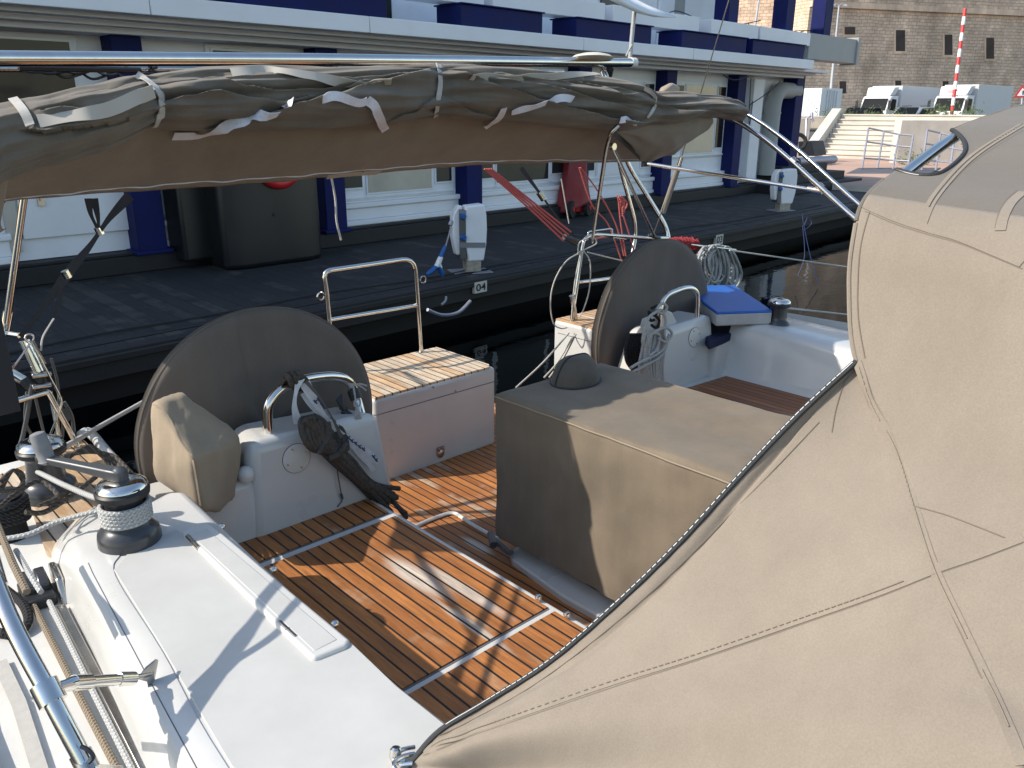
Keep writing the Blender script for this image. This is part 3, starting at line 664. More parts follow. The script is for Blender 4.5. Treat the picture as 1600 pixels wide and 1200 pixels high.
def truck(px, D, label, red, L=9.6):
    t = thing('box_truck', label, 'truck', (0,0,0), 'white box trucks below the fort')
    cab = [(0,.75),(0,1.55),(-.10,1.75),(-.45,2.55),(-.62,2.70),(-1.95,2.75),(-1.95,.75)]
    mb = MB(); mb.extr([(x,-1.15,z) for x, z in cab], (0,2.3,0)); cb = mb.build('cab', M['truckw'], t, bevel=.08, seg=3)
    mb = MB(); mb.extr([(-.62,-1.0,2.72),(-.62,1.0,2.72),(-1.05,1.12,3.38),(-1.05,-1.12,3.38)], (-.9,0,.05)); mb.build('wind_deflector', M['truckw'], t, bevel=.08, seg=3)
    mb = MB(); mb.box((-L,-1.25,.95), (-2.1,1.25,3.52)); mb.build('box_body', M['truckg'], t, bevel=.02)
    mb = MB(); mb.extr([(.015,-1.0,1.62),(.015,1.0,1.62),(-.06,1.0,1.78),(-.41,.98,2.52),(-.41,-.98,2.52),(-.06,-1.0,1.78)], (.02,0,.01)); mb.build('windscreen', M['glassd'], t)
    for s in (-1, 1):
        mb = MB(); mb.extr([(-.5,s*1.155,1.65),(-1.5,s*1.155,1.55),(-1.5,s*1.155,2.45),(-.75,s*1.155,2.5)], (0,s*.02,0)); mb.build('side_window', M['glassd'], t)
        mb = MB(); mb.box((.02,s*1.35-.1,1.7),(.12,s*1.35+.1,2.35)); mb.tube([(.05,s*1.15,2.4),(.07,s*1.35,2.4)], .03, 6); mb.build('mirror', M['black'], t)
        for x in (-.85,-6.4):
            mb = MB(); mb.lathe([(.2,-.13),(.48,-.13),(.5,0),(.48,.13),(.2,.13)], (x,s*1.02,.5), (0,1,0), 20); mb.build('wheel', M['tyre'], t)
        mb = MB(); mb.box((-.02,s*.9-.2,.95),(.03,s*.9+.2,1.15)); mb.build('headlight', M['silver'], t)
    mb = MB(); mb.box((-.02,-1.1,.55),(.04,1.1,.9)); mb.build('bumper', M['truckg'], t, bevel=.03)
    mb = MB(); mb.box((-L,-.5,.55),(-1.5,.5,.95)); mb.build('chassis', M['black'], t)
    if red:
        mb = MB(); c = V((-.80,-.15,3.0)); mb.extr([c+V((-.43/.66*z*.66,y,z)) for y, z in ((-.35,.0),(-.2,-.10),(.1,-.08),(.3,.05),(.38,.14),(.1,.13),(-.2,.10))], (.05,0,.02)); mb.build('red_logo', M['redp'], t)
    oriented(t, px, 180, D, UZ-.2, -.74, -.67); return t
truck(1362, 66, 'white box truck on the left with a dark windscreen behind the parapet', False)
truck(1478, 62, 'white box truck on the right with a red mark on its roof deflector', True)
def car(px, D, label, mt, zz=0):
    t = thing('parked_car', label, 'car', (0,0,0), 'cars parked beyond the parapet')
    body = [(2.1,.35),(2.15,.7),(1.2,.95),(.5,1.42),(-1.2,1.46),(-1.95,1.0),(-2.1,.9),(-2.1,.35)]
    mb = MB(); mb.extr([(x,-.85,z) for x, z in body], (0,1.7,0)); mb.build('body', mt, t, bevel=.08, seg=3)
    for s in (-1, 1):
        mb = MB(); mb.extr([(1.0,s*.855,.98),(.45,s*.855,1.36),(-1.15,s*.855,1.40),(-1.7,s*.855,1.02)], (0,s*.015,0)); mb.build('side_window', M['glassd'], t)
        for x in (1.3,-1.3): mb = MB(); mb.lathe([(.1,-.1),(.31,-.1),(.32,0),(.31,.1),(.1,.1)], (x,s*.78,.32), (0,1,0), 16); mb.build('wheel', M['tyre'], t)
        mb = MB(); mb.tube([(.3,s*.6,1.50),(-1.1,s*.6,1.53)], .025, 6); mb.build('roof_rail', M['black'], t)
    mb = MB(); mb.extr([(1.17,-.7,1.0),(1.17,.7,1.0),(.56,.62,1.41),(.56,-.62,1.41)], (.02,0,.02)); mb.build('windscreen', M['glassd'], t)
    oriented(t, px, 180, D, UZ+.12+zz, -.75, -.66); return t
car(1425, 54, 'silver car with roof rails seen over the parapet between the trucks', M['silver'], .05)
car(1345, 60, 'dark car seen over the parapet between the container and the left truck', M['tank'], .05)
# ---- lamp posts, barrier pole, warning sign
def lamppost(px, yt, yb, D, label, arm):
    t = thing('lamp_post', label, 'lamp post', tuple(at(px, yb, D=D)), 'lamp posts before the fort')
    MB().tube([at(px-13, yb, D=D), at(px, yt, D=D)], [.10,.06], 8).build('mast', M['lamp'], t)
    mb = MB()
    for s in (-1,1): mb.tube(spl([at(px,yt,D=D), at(px+s*4,yt-2,D=D), at(px+s*arm,yt-2,D=D)],5), .05, 6)
    mb.build('arm', M['lamp'], t)
    for s in (-1,1): MB().tube([at(px+s*arm,yt-1,D=D), at(px+s*(arm+6),yt-.5,D=D)], [.09,.15], 8, flat=.4).build('lamp_head', M['lamp'], t)
lamppost(1311, 9, 143, 56, 'grey lamp post with two short arms before the shaded fort wall', 6)
lamppost(1190, -30, 60, 64, 'pale lamp post rising behind the upper blue columns', 6)
bpole = thing('barrier_pole', 'slim red and white striped pole rising before the right truck', 'pole', tuple(at(1487, 178, D=45)))
pts = [at(1487+(1508-1487)*k/13., 178+(14-178)*k/13., D=45) for k in range(14)]
for k in range(13): MB().tube([pts[k], pts[k+1]], .095, 10).build('band', M['redw'] if k % 2 == 0 else M['wht'], bpole)
ws = thing('warning_sign', 'red edged triangular warning sign on a post at the right edge', 'sign', tuple(at(1596, 190, D=48)))
c = [at(1598,133,D=48), at(1584,152,D=48), at(1612,152,D=48)]; cc = sum(c, V((0,0,0)))/3
MB().extr(c, FWD*.03).build('red_border', M['redw'], ws); MB().extr([cc+(p-cc)*.66-FWD*.01 for p in c], FWD*.008).build('face', M['wht'], ws); MB().tube([at(1597,152,D=48.05), at(1595,190,D=48.05)], .05, 8).build('post', M['lamp'], ws)
mb = MB(); mb.tube([cc+V((0,0,-.14))-FWD*.02, cc+V((0,0,.14))-FWD*.02], .035, 6); mb.build('symbol', M['ink'], ws)
# motor scooter behind the end column
sc_ = thing('motor_scooter', 'dark motor scooter parked behind the blue end column', 'scooter', tuple(at(1222,222,D=27)))
Q = lambda x, y: at(x, y, D=27.5)
mb = MB()
for x in (1212, 1247): mb.tube([Q(x,222)+RGT*math.cos(a)*.26+UP*math.sin(a)*.26 for a in np.linspace(0,6.28,24)[:-1]], .07, 8, closed=True)
mb.build('wheel', M['tyre'], sc_)
mb = MB(); mb.hull([Q(1206,212),Q(1215,200),Q(1238,206),Q(1248,196),Q(1246,216),Q(1218,220),Q(1230,207)+FWD*.3,Q(1215,205)+FWD*.3]); mb.build('body', M['black'], sc_, bevel=.05)
mb = MB(); mb.tube([Q(1247,215),Q(1241,184),Q(1236,182)], .03, 6); mb.hull([Q(1238,196),Q(1246,194),Q(1243,181),Q(1240,182),Q(1242,190)+FWD*.25]); mb.build('front_shield', M['tank'], sc_)

# ============================================================ YACHT
yacht = thing('sailing_yacht', 'white sailing yacht cockpit with teak soles moored stern to the pontoon', 'yacht', (2.87, 2, -.65))
def A(x, y, z): return at(x, y, z=z)
def xy(pts, z): return [tuple(at(x, y, z=z)[:2]) for x, y in pts]
DZ = .64           # side deck
# hull shell
mb = MB()
port_out = [(5.45,-3),(5.50,0),(5.45,2.0),(5.32,3.6),(5.2,4.25)]
stbd_out = [(.10,-3),(.06,0),(.12,2.0),(.26,3.2),(.40,3.95)]
for side, pts in ((1, port_out), (-1, stbd_out)):
    vs = []; fs = []
    for i, (x, y) in enumerate(pts):
        for k, (dz, dx) in enumerate(((DZ+.03,0),(DZ-.05,.012),(.1,-.04),(-.4,-.14),(-1.0,-.4))): vs.append((x+side*dx, y, dz))
    for i in range(len(pts)-1):
        for k in range(4):
            a = i*5+k; fs.append((a, a+1, a+6, a+5))
    mb.add(vs, fs)
mb.add([(.40,3.95,-1),(5.2,4.25,-1),(5.2,4.25,-.02),(.40,3.95,-.02)], [(0,1,2,3)])
mb.build('hull', M['gel'], yacht)
# starboard side deck, aft part laid with teak
sd_out = [(.10,-3),(.06,0),(.12,2.0),(.26,3.2),(.40,3.72)]
mb = MB(); mb.prism([(.48,-3),(.48,2.5),(.92,2.62),(.92,3.10),(.90,3.60),(.80,3.72)]+sd_out[::-1], DZ-.08, DZ); mb.build('side_deck', M['gelold'], yacht, bevel=.01)
tp = xy([(73,868),(50,800),(30,770),(0,775),(0,742),(60,720),(120,683),(133,690),(168,728),(196,752),(196,800),(120,850),(95,882)], DZ+.004)
MB().prism(tp, DZ+.001, DZ+.007).build('teak_deck', M['teakdeck'], yacht, smooth=False)
# rounded toe moulding at the aft edge of the deck
MB().tube(spl([A(126,680,DZ), A(140,676,DZ), A(168,708,DZ), A(200,742,DZ), A(215,770,DZ), A(222,800,DZ-.1)], 6), .022, 10).build('deck_moulding', M['gel'], yacht)
# toe rail along outer edge
MB().tube([(x+.02, y, DZ+.02) for x, y in stbd_out], .022, 8).build('toe_rail', M['gel'], yacht)
# starboard coaming
CZ = .80
ctop = xy([(713,1131),(630,1068),(545,994),(460,920),(388,855),(330,800),(292,764)], CZ)
ctop += xy([(262,765),(225,785),(190,806),(165,822),(142,846),(127,876),(198,1018),(243,1103),(296,1200)], CZ)
ctop += [(.36,.5), (.34,-1.5), (.92,-1.5), (.885,.6)]
mb = MB(); mb.prism(ctop, .38, CZ); coam = mb.build('coaming', M['gel'], yacht, bevel=.035, seg=5)
# lower flank to the deck
mb = MB(); 
tops = [A(240,812,CZ), A(215,835,CZ), A(200,850,CZ), A(188,868,CZ), A(180,900,CZ), A(253,1018,CZ), A(356,1200,CZ), V((.45,.5,CZ)), V((.43,-1.5,CZ))]
mids = [A(228,796,CZ), A(196,816,CZ), A(170,832,CZ), A(147,852,CZ), A(131,882,CZ), A(201,1018,CZ), A(299,1200,CZ), V((.375,.5,CZ)), V((.355,-1.5,CZ))]
bots = [A(222,770,DZ), A(180,784,DZ), A(140,796,DZ), A(104,826,DZ), A(79,880,DZ), A(143,1022,DZ), A(222,1200,DZ), V((.30,.5,DZ)), V((.28,-1.5,DZ))]
vs = []; fs = []; nq = 7
for o_, p, q in zip(spl(tops, 6), spl(mids, 6), spl(bots, 6)):
    vs.append(V((o_.x,o_.y,CZ+.003)))
    for k in range(nq-1): t = k/(nq-2); c = p.lerp(q, t); c.z = CZ+.003-(CZ+.003-DZ+.004)*(t**1.9); vs.append(c)
for i in range(len(vs)//nq-1):
    for k in range(nq-1): a = i*nq+k; fs.append((a, a+1, a+nq+1, a+nq))
mb.add(vs, fs); mb.build('coaming_flank', M['gel'], yacht, angle=180)
ns = xy([(276,829),(238,845),(200,866),(178,892),(250,1008),(362,1200)], CZ)+[(.52,.5),(.50,-1.4),(.86,-1.4),(.865,.6)]+xy([(698,1136),(620,1074),(549,1006),(535,1003),(487,1025),(470,1012),(287,838)], CZ)
MB().prism(ns, CZ-.002, CZ+.004).build('nonskid_panel', M['nonskid'], coam, bevel=.002)
mb = MB(); jl = [A(x, y, CZ+.0022) for x, y in ((138,880),(145,896),(208,1015),(253,1100),(307,1200))]+[V((.385,.4,CZ+.0022))]; mb.tube(jl, .0017, 6); mb.build('panel_joint', M['line'], coam)
lid = xy([(283,825),(300,816),(326,808),(374,848),(452,914),(547,991),(541,1000),(490,1020),(482,1016),(388,927)], CZ+.03)
MB().prism(lid, CZ-.01, CZ+.016).build('locker_lid', M['gel'], yacht, bevel=.009, seg=4)
lin = xy([(296,826),(320,816),(366,854),(445,920),(526,988),(490,1006),(400,922)], CZ+.0375)
MB().prism(lin, CZ+.012, CZ+.0172).build('lid_tread', M['nonskid'], yacht, bevel=.002)
for a, b in (((293,838),(311,857)), ((437,973),(463,997))):
    p, q = A(*a, CZ+.011), A(*b, CZ+.011); mb = MB(); mb.tube([p,q], .0075, 10); mb.tube([p.lerp(q,.48), p.lerp(q,.52)], .0085, 10); d = (q-p); mb.box(p+V((-.03,-.0,-.008)), q+V((.0,.0,-.004))) if False else None
    mb.build('hinge', M['steeld'], yacht)
# bench (starboard): white moulding with three teak panels
BZ = .40
MB().prism([(.90,-1.2),(1.795,-1.2),(1.795,2.86),(.90,2.95)], -.05, BZ).build('bench', M['gel'], yacht, bevel=.012, seg=3)
for y0, y1, x0 in ((2.655,2.84,.915),(1.692,2.605,.915),(-1.1,1.658,.915)):
    MB().prism([(x0,y0),(1.765,y0),(1.765,y1),(x0,y1+.0)], BZ-.002, BZ+.006).build('bench_panel', M['teak'], yacht, smooth=False)
for y0, y1 in ((2.606,2.612),(1.683,1.691),(2.645,2.654)):
    MB().box((.915,y0,BZ),(1.765,y1,BZ+.0015)).build('caulk_line', M['line'], yacht)
for p in ((427,890),(523,975),(841,933),(886,960),(346,823)):
    c = A(*p, BZ+.02) if p[0] > 400 and p[0] != 523 and p[0] != 427 else A(*p, .70 if p[0] != 346 else .78)
    MB().lathe([(.004,-.012),(.011,-.008),(.013,0),(.010,.008),(.003,.012)], c, (1,0,.3), 12).build('stud', M['steel'], yacht)
# sole
MB().box((1.7,-1.2,-.08),(4.1,4.2,0)).build('cockpit_sole', M['teaksole'], yacht, smooth=False)
mb = MB()
pts = [A(650,822,.012), A(672,812,.012), A(708,799,.012), A(735,818,.012), A(778,842,.012)]
mb.tube(fillet(pts, .05), .010, 8, flat=.6); mb.build('sole_hatch_rim', M['gel'], yacht)
mb = MB(); mb.tube([A(646,822,.003), A(707,803,.003)], .006, 6); mb.build('caulk_line', M['line'], yacht)
# table plinth lip + small lever
lip = xy([(797,862),(812,850),(870,885),(958,936),(1010,968),(985,1000),(934,962),(880,932),(830,896),(800,874)], .03)
MB().prism(lip, -.01, .032).build('table_plinth', M['gel'], yacht, bevel=.010, seg=3)
mb = MB(); mb.tube([A(775,845,.06), A(798,864,.07)], .016, 8); mb.tube([A(767,834,.07), A(771,852,.06)], .02, 8); mb.build('bilge_pump_lever', M['alu'], yacht)
# helm consoles (both sides mirrored about x = 2.87)
XM = 2.87
def console(side):
    mx = (lambda x: x) if side < 0 else (lambda x: 2*XM-x)
    def PQ(x, y, z): return V((mx(x), y, z))
    mb = MB()
    mb.hull([PQ(1.22,2.82,.36), PQ(1.93,2.82,.36), PQ(1.88,2.86,.78), PQ(1.265,2.86,.80), PQ(1.22,3.16,.36), PQ(1.93,3.16,.36), PQ(1.84,3.10,.76), PQ(1.30,3.10,.80)])
    c = mb.build('helm_console', M['gel'], yacht, bevel=.05, seg=5)
    mb = MB(); mb.hull([PQ(.80,2.83,.2), PQ(1.3,2.82,.2), PQ(1.27,2.85,.655), PQ(.80,2.88,.67), PQ(.80,3.1,.2), PQ(1.3,3.1,.2), PQ(1.3,3.08,.655), PQ(.80,3.08,.67)]); mb.build('console_ledge', M['gel'], c, bevel=.035, seg=4)
    # inspection cover
    cc = at(463,716,Y=2.850) if side < 0 else at(1085,527,Y=2.850)
    ax = V((0,-1,.08)).normalized(); cc = cc+ax*.0015
    mb = MB(); mb.lathe([(.0635,-.02),(.0635,.001)], cc, ax, 36); mb.build('cover_gap', M['line'], c)
    mb = MB(); mb.lathe([(.0615,-.02),(.0615,.002),(.058,.0035),(.001,.0035)], cc, ax, 36); ic = mb.build('inspection_cover', M['gelold'], c)
    u = V((1,0,0)); v = V((0,.08,1))
    for a in (20, 110, 200, 290):
        p = cc+u*math.cos(math.radians(a))*.046+v*math.sin(math.radians(a))*.046; MB().lathe([(.005,.004),(.004,.008)], p, ax, 8).build('screw', M['steeld'], c)
    return c
cs = console(-1); cp = console(1)
# pads/knob on ledge
MB().lathe([(.001,-.0),(.03,.0),(.034,.02),(.03,.04),(.015,.052),(.001,.055)], at(384,748,Y=2.86), (0,-.15,1), 20).build('knob_cap', M['gelold'], cs)
# grab rails
def sm(pts, Ys): return [at(x, y, Y=Yy) for (x, y), Yy in zip(pts, Ys)]
rail_s = spl(sm([(421,682),(418,650),(422,628),(440,607),(470,594),(505,588),(530,589),(546,597),(553,612),(562,640),(575,690)], [2.93,2.93,2.93,2.94,2.96,2.98,2.99,3.0,3.0,2.96,2.90]), 6)
MB().tube(rail_s, .0215, 14).build('grab_rail', M['steel'], cs)
MB().lathe([(.03,-.003),(.033,.004),(.022,.012)], rail_s[0], (0,0,1), 16).build('rail_foot', M['steel'], cs)
MB().tube([rail_s[-14], rail_s[-10]], .029, 12).build('rail_clamp', M['black'], cs)
rail_p = spl(sm([(1030,540),(1031,490),(1040,464),(1058,454),(1074,450),(1085,453),(1090,465),(1089,500)], [2.9]*8), 6)
MB().tube(rail_p, .0165, 12).build('grab_rail', M['steel'], cp)
MB().hull([at(x,y,Y=2.92) for x,y in ((1000,510),(1003,498),(1040,484),(1050,488),(1062,512),(1060,516),(1005,520))]+[at(x,y,Y=2.99) for x,y in ((1003,505),(1040,484),(1056,508))]).build('cleat_block', M['gel'], cp, bevel=.006)
# helm seats
SZ = .52
def seat(x0, x1, y0, y1, label=None):
    mb = MB(); mb.prism([(x0,y0),(x1,y0),(x1,y1),(x0,y1)], -.02, SZ-.004); s = mb.build('helm_seat', M['gel'], yacht, bevel=.028, seg=4)
    MB().tube(fillet([(x0-.001,y1-.05,SZ-.10),(x0-.001,y0-.001,SZ-.10),(x1+.001,y0-.001,SZ-.10),(x1+.001,y1-.05,SZ-.10)],.03), .0022, 6).build('lid_joint', M['line'], s)
    MB().prism([(x0+.012,y0+.008),(x1-.05,y0+.008),(x1-.015,y0+.05),(x1-.015,y1-.012),(x0+.012,y1-.012)], SZ-.02, SZ+.003).build('seat_top', M['teakseat'], s, smooth=False)
    return s
s1 = seat(2.36, 3.275, 3.636, 4.235)
s2 = seat(4.42, 5.12, 3.85, 4.24)
for x, y in ((677,605),(712,611)): MB().lathe([(.006,-.002),(.005,.005)], at(x,y,Y=3.632), (0,-1,0), 8).build('screw', M['steeld'], s1)
lt = at(688,707,Y=3.634); mb = MB(); mb.box(lt+V((-.028,-.006,0)), lt+V((.028,0,.04))); mb.lathe([(.026,0),(.026,.008),(.018,.012),(.001,.013)], lt+V((0,0,-.005)), (0,-1,0), 18); mb.lathe([(.009,.0),(.008,.014)], lt+V((-.014,0,.022)), (0,-1,0), 8); mb.lathe([(.009,.0),(.008,.014)], lt+V((.014,0,.022)), (0,-1,0), 8); mb.build('latch', M['steeld'], s1)
MB().box((3.27,3.85,-.02),(3.42,4.2,.06)).build('transom_step', M['gel'], yacht, bevel=.02)
# pushpit gate on the seat
def tb(name, pts, r, m='steel', parent=yacht, fr=.10, n=12): return MB().tube(fillet(pts, fr) if fr else pts, r, n).build(name, M[m], parent)
YG = 4.19
g_ = lambda x, y: at(x, y, Y=YG)
fl, fr_ = g_(518,525), g_(658,547)
fl = V((fl.x, YG, .5)); fr_ = V((fr_.x, YG, .5))
tl, tr_ = g_(505,424), g_(648,403); 
tb('stern_rail', [fl, g_(510,452), tl+V((0,0,0)), tr_, fr_], .0145, fr=.10)
tb('stern_rail', [g_(512,500), g_(653,477)], .0125, fr=0)
for x, y in ((501,463),(661,437)):
    c = g_(x, y); MB().tube([c+V((math.cos(a)*.022,0,math.sin(a)*.022)) for a in np.linspace(0,6.28,16)[:-1]], .005, 6, closed=True).build('rail_eye', M['steel'], yacht)
MB().lathe([(.03,0),(.03,.006),(.018,.012)], fr_+V((0,0,.02)), (0,0,1), 14).build('rail_foot', M['steel'], yacht)
# port side: bench, coaming, hull edge
MB().prism([(3.945,-1.2),(4.60,-1.2),(4.60,2.95),(3.945,2.86)], -.05, .395).build('bench', M['gel'], yacht, bevel=.012)
MB().prism([(3.98,-1.1),(4.50,-1.1),(4.50,2.74),(3.98,2.78)], .393, .402).build('bench_panel', M['teakport'], yacht, smooth=False)
mb = MB()
prof = [(4.495,.395),(4.515,.41),(4.535,.45),(4.565,.56),(4.595,.655),(4.612,.685),(4.645,.703),(4.70,.708),(4.80,.705),(5.05,.69),(5.20,.66),(5.30,.63),(5.46,.62)]
ys = [-1.5,0,1.0,1.5,1.8,2.0,2.2,2.4,2.6,2.72,2.80]; vs = []; fs = []
for y in ys:
    dz_ = .035*math.sin(min(1,max(0,(y-1.9)/.9))*math.pi/2) if y > 1.9 else -.02*min(1,(1.9-y)/.8)
    for i, (x, z) in enumerate(prof):
        vs.append((x, y, z+(dz_ if 3 < i < 10 else dz_*.4 if i == 3 or i == 10 else 0)))
n = len(prof)
for j in range(len(ys)-1):
    for i in range(n-1): a = j*n+i; fs.append((a, a+1, a+n+1, a+n))
mb.add(vs, fs); mb.build('port_coaming', M['gel'], yacht, angle=180)
MB().prism([(4.42,2.78),(5.38,2.78),(5.30,3.6),(5.2,4.24),(4.95,4.24),(4.95,3.84),(4.42,3.2)], .2, .64).build('port_quarter', M['gel'], yacht, bevel=.03, seg=4)
for p in ((1196,522),(1310,549)):
    c = at(*p, X=4.67); MB().lathe([(.008,0),(.006,.008),(.001,.01)], c+V((-.015,0,0)), (-1,0,.4), 10).build('screw', M['steeld'], yacht)
# ---- winches
def winch(c, s, cap='steel', rp=None, parent=yacht, tilt=(0,0,1)):
    w_ = MB().lathe([(.100*s,-.01),(.100*s,.022*s),(.096*s,.045*s),(.078*s,.062*s),(.068*s,.072*s),(.066*s,.085*s),(.06*s,.15*s),(.066*s,.165*s),(.078*s,.17*s)], c, tilt, 40).build('winch', M['winch'], parent)
    c = V(c); t = V(tilt).normalized()
    MB().lathe([(.075*s,.168*s),(.084*s,.172*s),(.086*s,.19*s),(.080*s,.197*s),(.070*s,.198*s)], c, tilt, 40).build('stripper_ring', M['black'], w_)
    MB().lathe([(.078*s,.196*s),(.081*s,.202*s),(.078*s,.212*s),(.065*s,.222*s),(.03*s,.228*s),(.024*s,.226*s),(.022*s,.20*s)], c, tilt, 40).build('winch_cap', M[cap], w_)
    MB().lathe([(.022*s,.2*s),(.020*s,.229*s),(.001,.23*s)], c, tilt, 8).build('handle_socket', M['ink'], w_)
    if rp:
        mb = MB(); nt_ = rp[1]; pts = [c+V((math.cos(a)*(.068*s+.006), math.sin(a)*(.068*s+.006), .078*s+.0115*a/(2*math.pi))) for a in np.linspace(0, 2*math.pi*nt_, int(36*nt_))]
        mb.tube(pts, .0072, 8); return w_, pts
    return w_, None
W1 = V((.655,2.392,CZ+.002)); w1, turns1 = winch(W1, .90, rp=('g',5.3))
# second winch aft on the deck, black one beside it, port winch
W2 = at(78,772,z=DZ+.01); w2, _ = winch(W2, 1.0)
MB().lathe([(.055,.06),(.07,.075),(.073,.10),(.07,.125),(.075,.14),(.07,.15)], at(16,838,z=DZ), (0,0,1), 30).build('rope_drum', M['black'], yacht)
mb = MB(); c = at(16,838,z=DZ); mb.lathe([(.06,0),(.055,.06)], c, (0,0,1), 24)
for k in range(5): mb.tube([c+V((math.cos(a)*.07, math.sin(a)*.07, .072+.016*k+.004*math.sin(3*a+k))) for a in np.linspace(0,6.283,30)[:-1]], .0085, 8, closed=True)
mb.build('drum_turns', M['ropeb'], yacht)
MB().lathe([(.045,.15),(.06,.155),(.055,.165),(.02,.168)], c, (0,0,1), 24).build('drum_cap', M['black'], yacht)
W3 = V((4.80,2.58,.705)); w3, _ = winch(W3, .86)
# rope on first winch
wr = thing('jib_sheet', 'light grey braided sheet wound around the front winch and led left over the side deck', 'rope', tuple(W1))
dp = lambda x, y, D: at(x, y, D=D)
d1 = (turns1[0]-CAM).dot(FWD)
tail = spl([at(-30,846,z=.80), at(40,836,z=.815), at(90,815,z=.84), at(145,800,z=.872)], 8)
k0 = 0
MB().tube(tail+[turns1[4]], .0078, 10).build('lead', M['ropeg'], wr)
MB().tube(turns1, .0080, 10).build('turns', M['ropeg'], wr)
MB().tube(spl([turns1[-1], dp(150,778,2.62), dp(105,760,2.78), dp(72,744,2.95), dp(52,735,3.05), dp(40,740,3.1)], 8), .0095, 10).build('tail', M['ropeg'], wr)
# mooring/spring line to second winch from aft
mo = MB().tube(spl([dp(96,700,3.05), dp(112,692,3.3), dp(160,664,3.75), dp(215,633,4.2), dp(300,585,5.0)], 6), .011, 10)
tag(mo.build('mooring_line', M['ropew']), 'taut pale braided line running from the rear winch behind the big canvas disc', 'rope')
# winch handle
wh = thing('winch_handle', 'grey winch handle with upright grip lying across from the front winch', 'winch handle', tuple(W1+V((0,0,.2))))
hz = W1+V((0,0,.207)); hh = at(68,722,D=2.55)
tip = at(66,716,D=2.5)
ax0 = hz+V((-.0,0,.012)); mb = MB()
d = (tip-ax0); dn = d.normalized(); sidev = dn.cross(V((0,0,1))).normalized(); upv = sidev.cross(dn)
def armsec(p, w, h): return [p-sidev*w-upv*h, p+sidev*w-upv*h, p+sidev*w+upv*h, p-sidev*w+upv*h]
vs = []
for t, w_, h_ in ((-.06,.018,.014),(0,.024,.019),(.12,.020,.016),(.5,.015,.012),(.95,.016,.011),(1.06,.013,.009)): vs += armsec(ax0+d*t, w_, h_)
fs = [(3,2,1,0),(20,21,22,23)]
for i in range(5):
    for k in range(4): fs.append((i*4+k, i*4+(k+1)%4, i*4+4+(k+1)%4, i*4+4+k))
mb.add(vs, fs); mb.build('arm', M['alu'], wh, bevel=.005)
g0, g1 = at(76,724,D=2.50), at(57,676,D=2.47)
MB().tube([g0, g0.lerp(g1,.1), g0.lerp(g1,.15), g0.lerp(g1,.5), g0.lerp(g1,.9), g0.lerp(g1,.97), g1], [.016,.027,.0235,.025,.0235,.021,.011], 16).build('grip', M['grip'], wh)
mb = MB(); mb.lathe([(.022,-.016),(.022,.014),(.014,.022),(.004,.026)], ax0, (0,0,1), 16); mb.build('head', M['alu'], wh)
# dark loose lines on the aft deck
mb = MB()
for i in range(4):
    o = i*3; mb.tube(spl([dp(100,712+o,2.9), dp(140,706-o,2.95), dp(175,712+o*2,3.0), dp(195,728+o*3,2.95), dp(205,745+o*4,2.9), dp(215,780,2.85)], 7), .008, 8)
for i in range(3): mb.tube(spl([dp(0,752+i*9,2.5), dp(20,735,2.55), dp(36,742+i*6,2.6), dp(30,762,2.58), dp(8,768,2.5), dp(-10,760,2.45)], 7), .006, 8)
mb.tube(spl([dp(60,790,2.62), dp(90,775,2.7), dp(60,752,2.75), dp(20,775,2.6), dp(0,792,2.5)], 8), .008, 8)
mb.tube(spl([dp(40,800,2.6), dp(70,800,2.66), dp(110,775,2.8), dp(150,745,2.95)], 8), .009, 8)
tag(mb.build('control_lines', M['roped']), 'tangle of dark control lines around the rear winch on the teak deck', 'rope')
# rope clutch with two lines, deck track
clz = DZ
cl = thing('rope_clutch', 'black double rope clutch bolted on the narrow white side deck', 'rope clutch', tuple(at(60,950,z=DZ)))
cpos = at(58,935,z=DZ); cdir = (at(100,1000,z=DZ)-at(70,930,z=DZ)); cdir.z = 0; cdir.normalize(); cside = V((cdir.y,-cdir.x,0)); cside = -cside if cside.dot(RGT) < 0 else cside
def CL(a, b, z): return cpos+cdir*a+cside*b+V((0,0,z))
mb = MB(); mb.extr([CL(a,b,0) for a,b in ((-.07,-.04),(.075,-.04),(.075,.045),(-.07,.045))], V((0,0,.035))); mb.build('base', M['black'], cl, bevel=.006)
for b in (-.032, .008):
    mb = MB(); mb.extr([CL(a,b,z) for a,z in ((-.085,.03),(-.085,.055),(-.06,.07),(0,.072),(.03,.055),(.03,.03))], cside*.03); mb.build('lever', M['winch'], cl, bevel=.005)
mb = MB(); mb.extr([CL(a,.052,z) for a,z in ((-.08,.0),(-.09,.06),(-.05,.075),(.05,.07),(.09,.0))], cside*.022); mb.build('side_cheek', M['steeld'], cl, bevel=.006)
mb = MB(); mb.box(CL(-.085,-.032,.071)-V((.006,.006,0)), CL(-.085,-.032,.071)+V((.006,.006,.002))); mb.build('red_mark', M['redp'], cl)
mb = MB(); mb.tube([dp(-5,818,2.25), dp(20,880,2.05), dp(42,925,1.95)], .009, 8); mb.tube([CL(.06,-.018,.02), at(130,1100,z=DZ+.02), at(190,1215,z=DZ+.02)], .0085, 8)
tag(mb.build('halyard', M['ropebr']), 'tan brown line running through the left side of the black clutch', 'rope')
mb = MB(); mb.tube([dp(25,860,2.15), dp(48,900,2.0), dp(64,925,1.95)], .007, 8); mb.tube([CL(.06,.022,.02), at(150,1090,z=DZ+.02), at(213,1215,z=DZ+.02)], .0075, 8)
tag(mb.build('halyard', M['ropeg']), 'grey flecked line running through the right side of the black clutch', 'rope')
mb = MB(); p, q = at(96,950,z=DZ+.006), at(232,1215,z=DZ+.006); sv = V((.012,0,0)); mb.extr([p-sv,q-sv,q+sv,p+sv], V((0,0,.012))); mb.build('genoa_track', M['steeld'], yacht, bevel=.003)
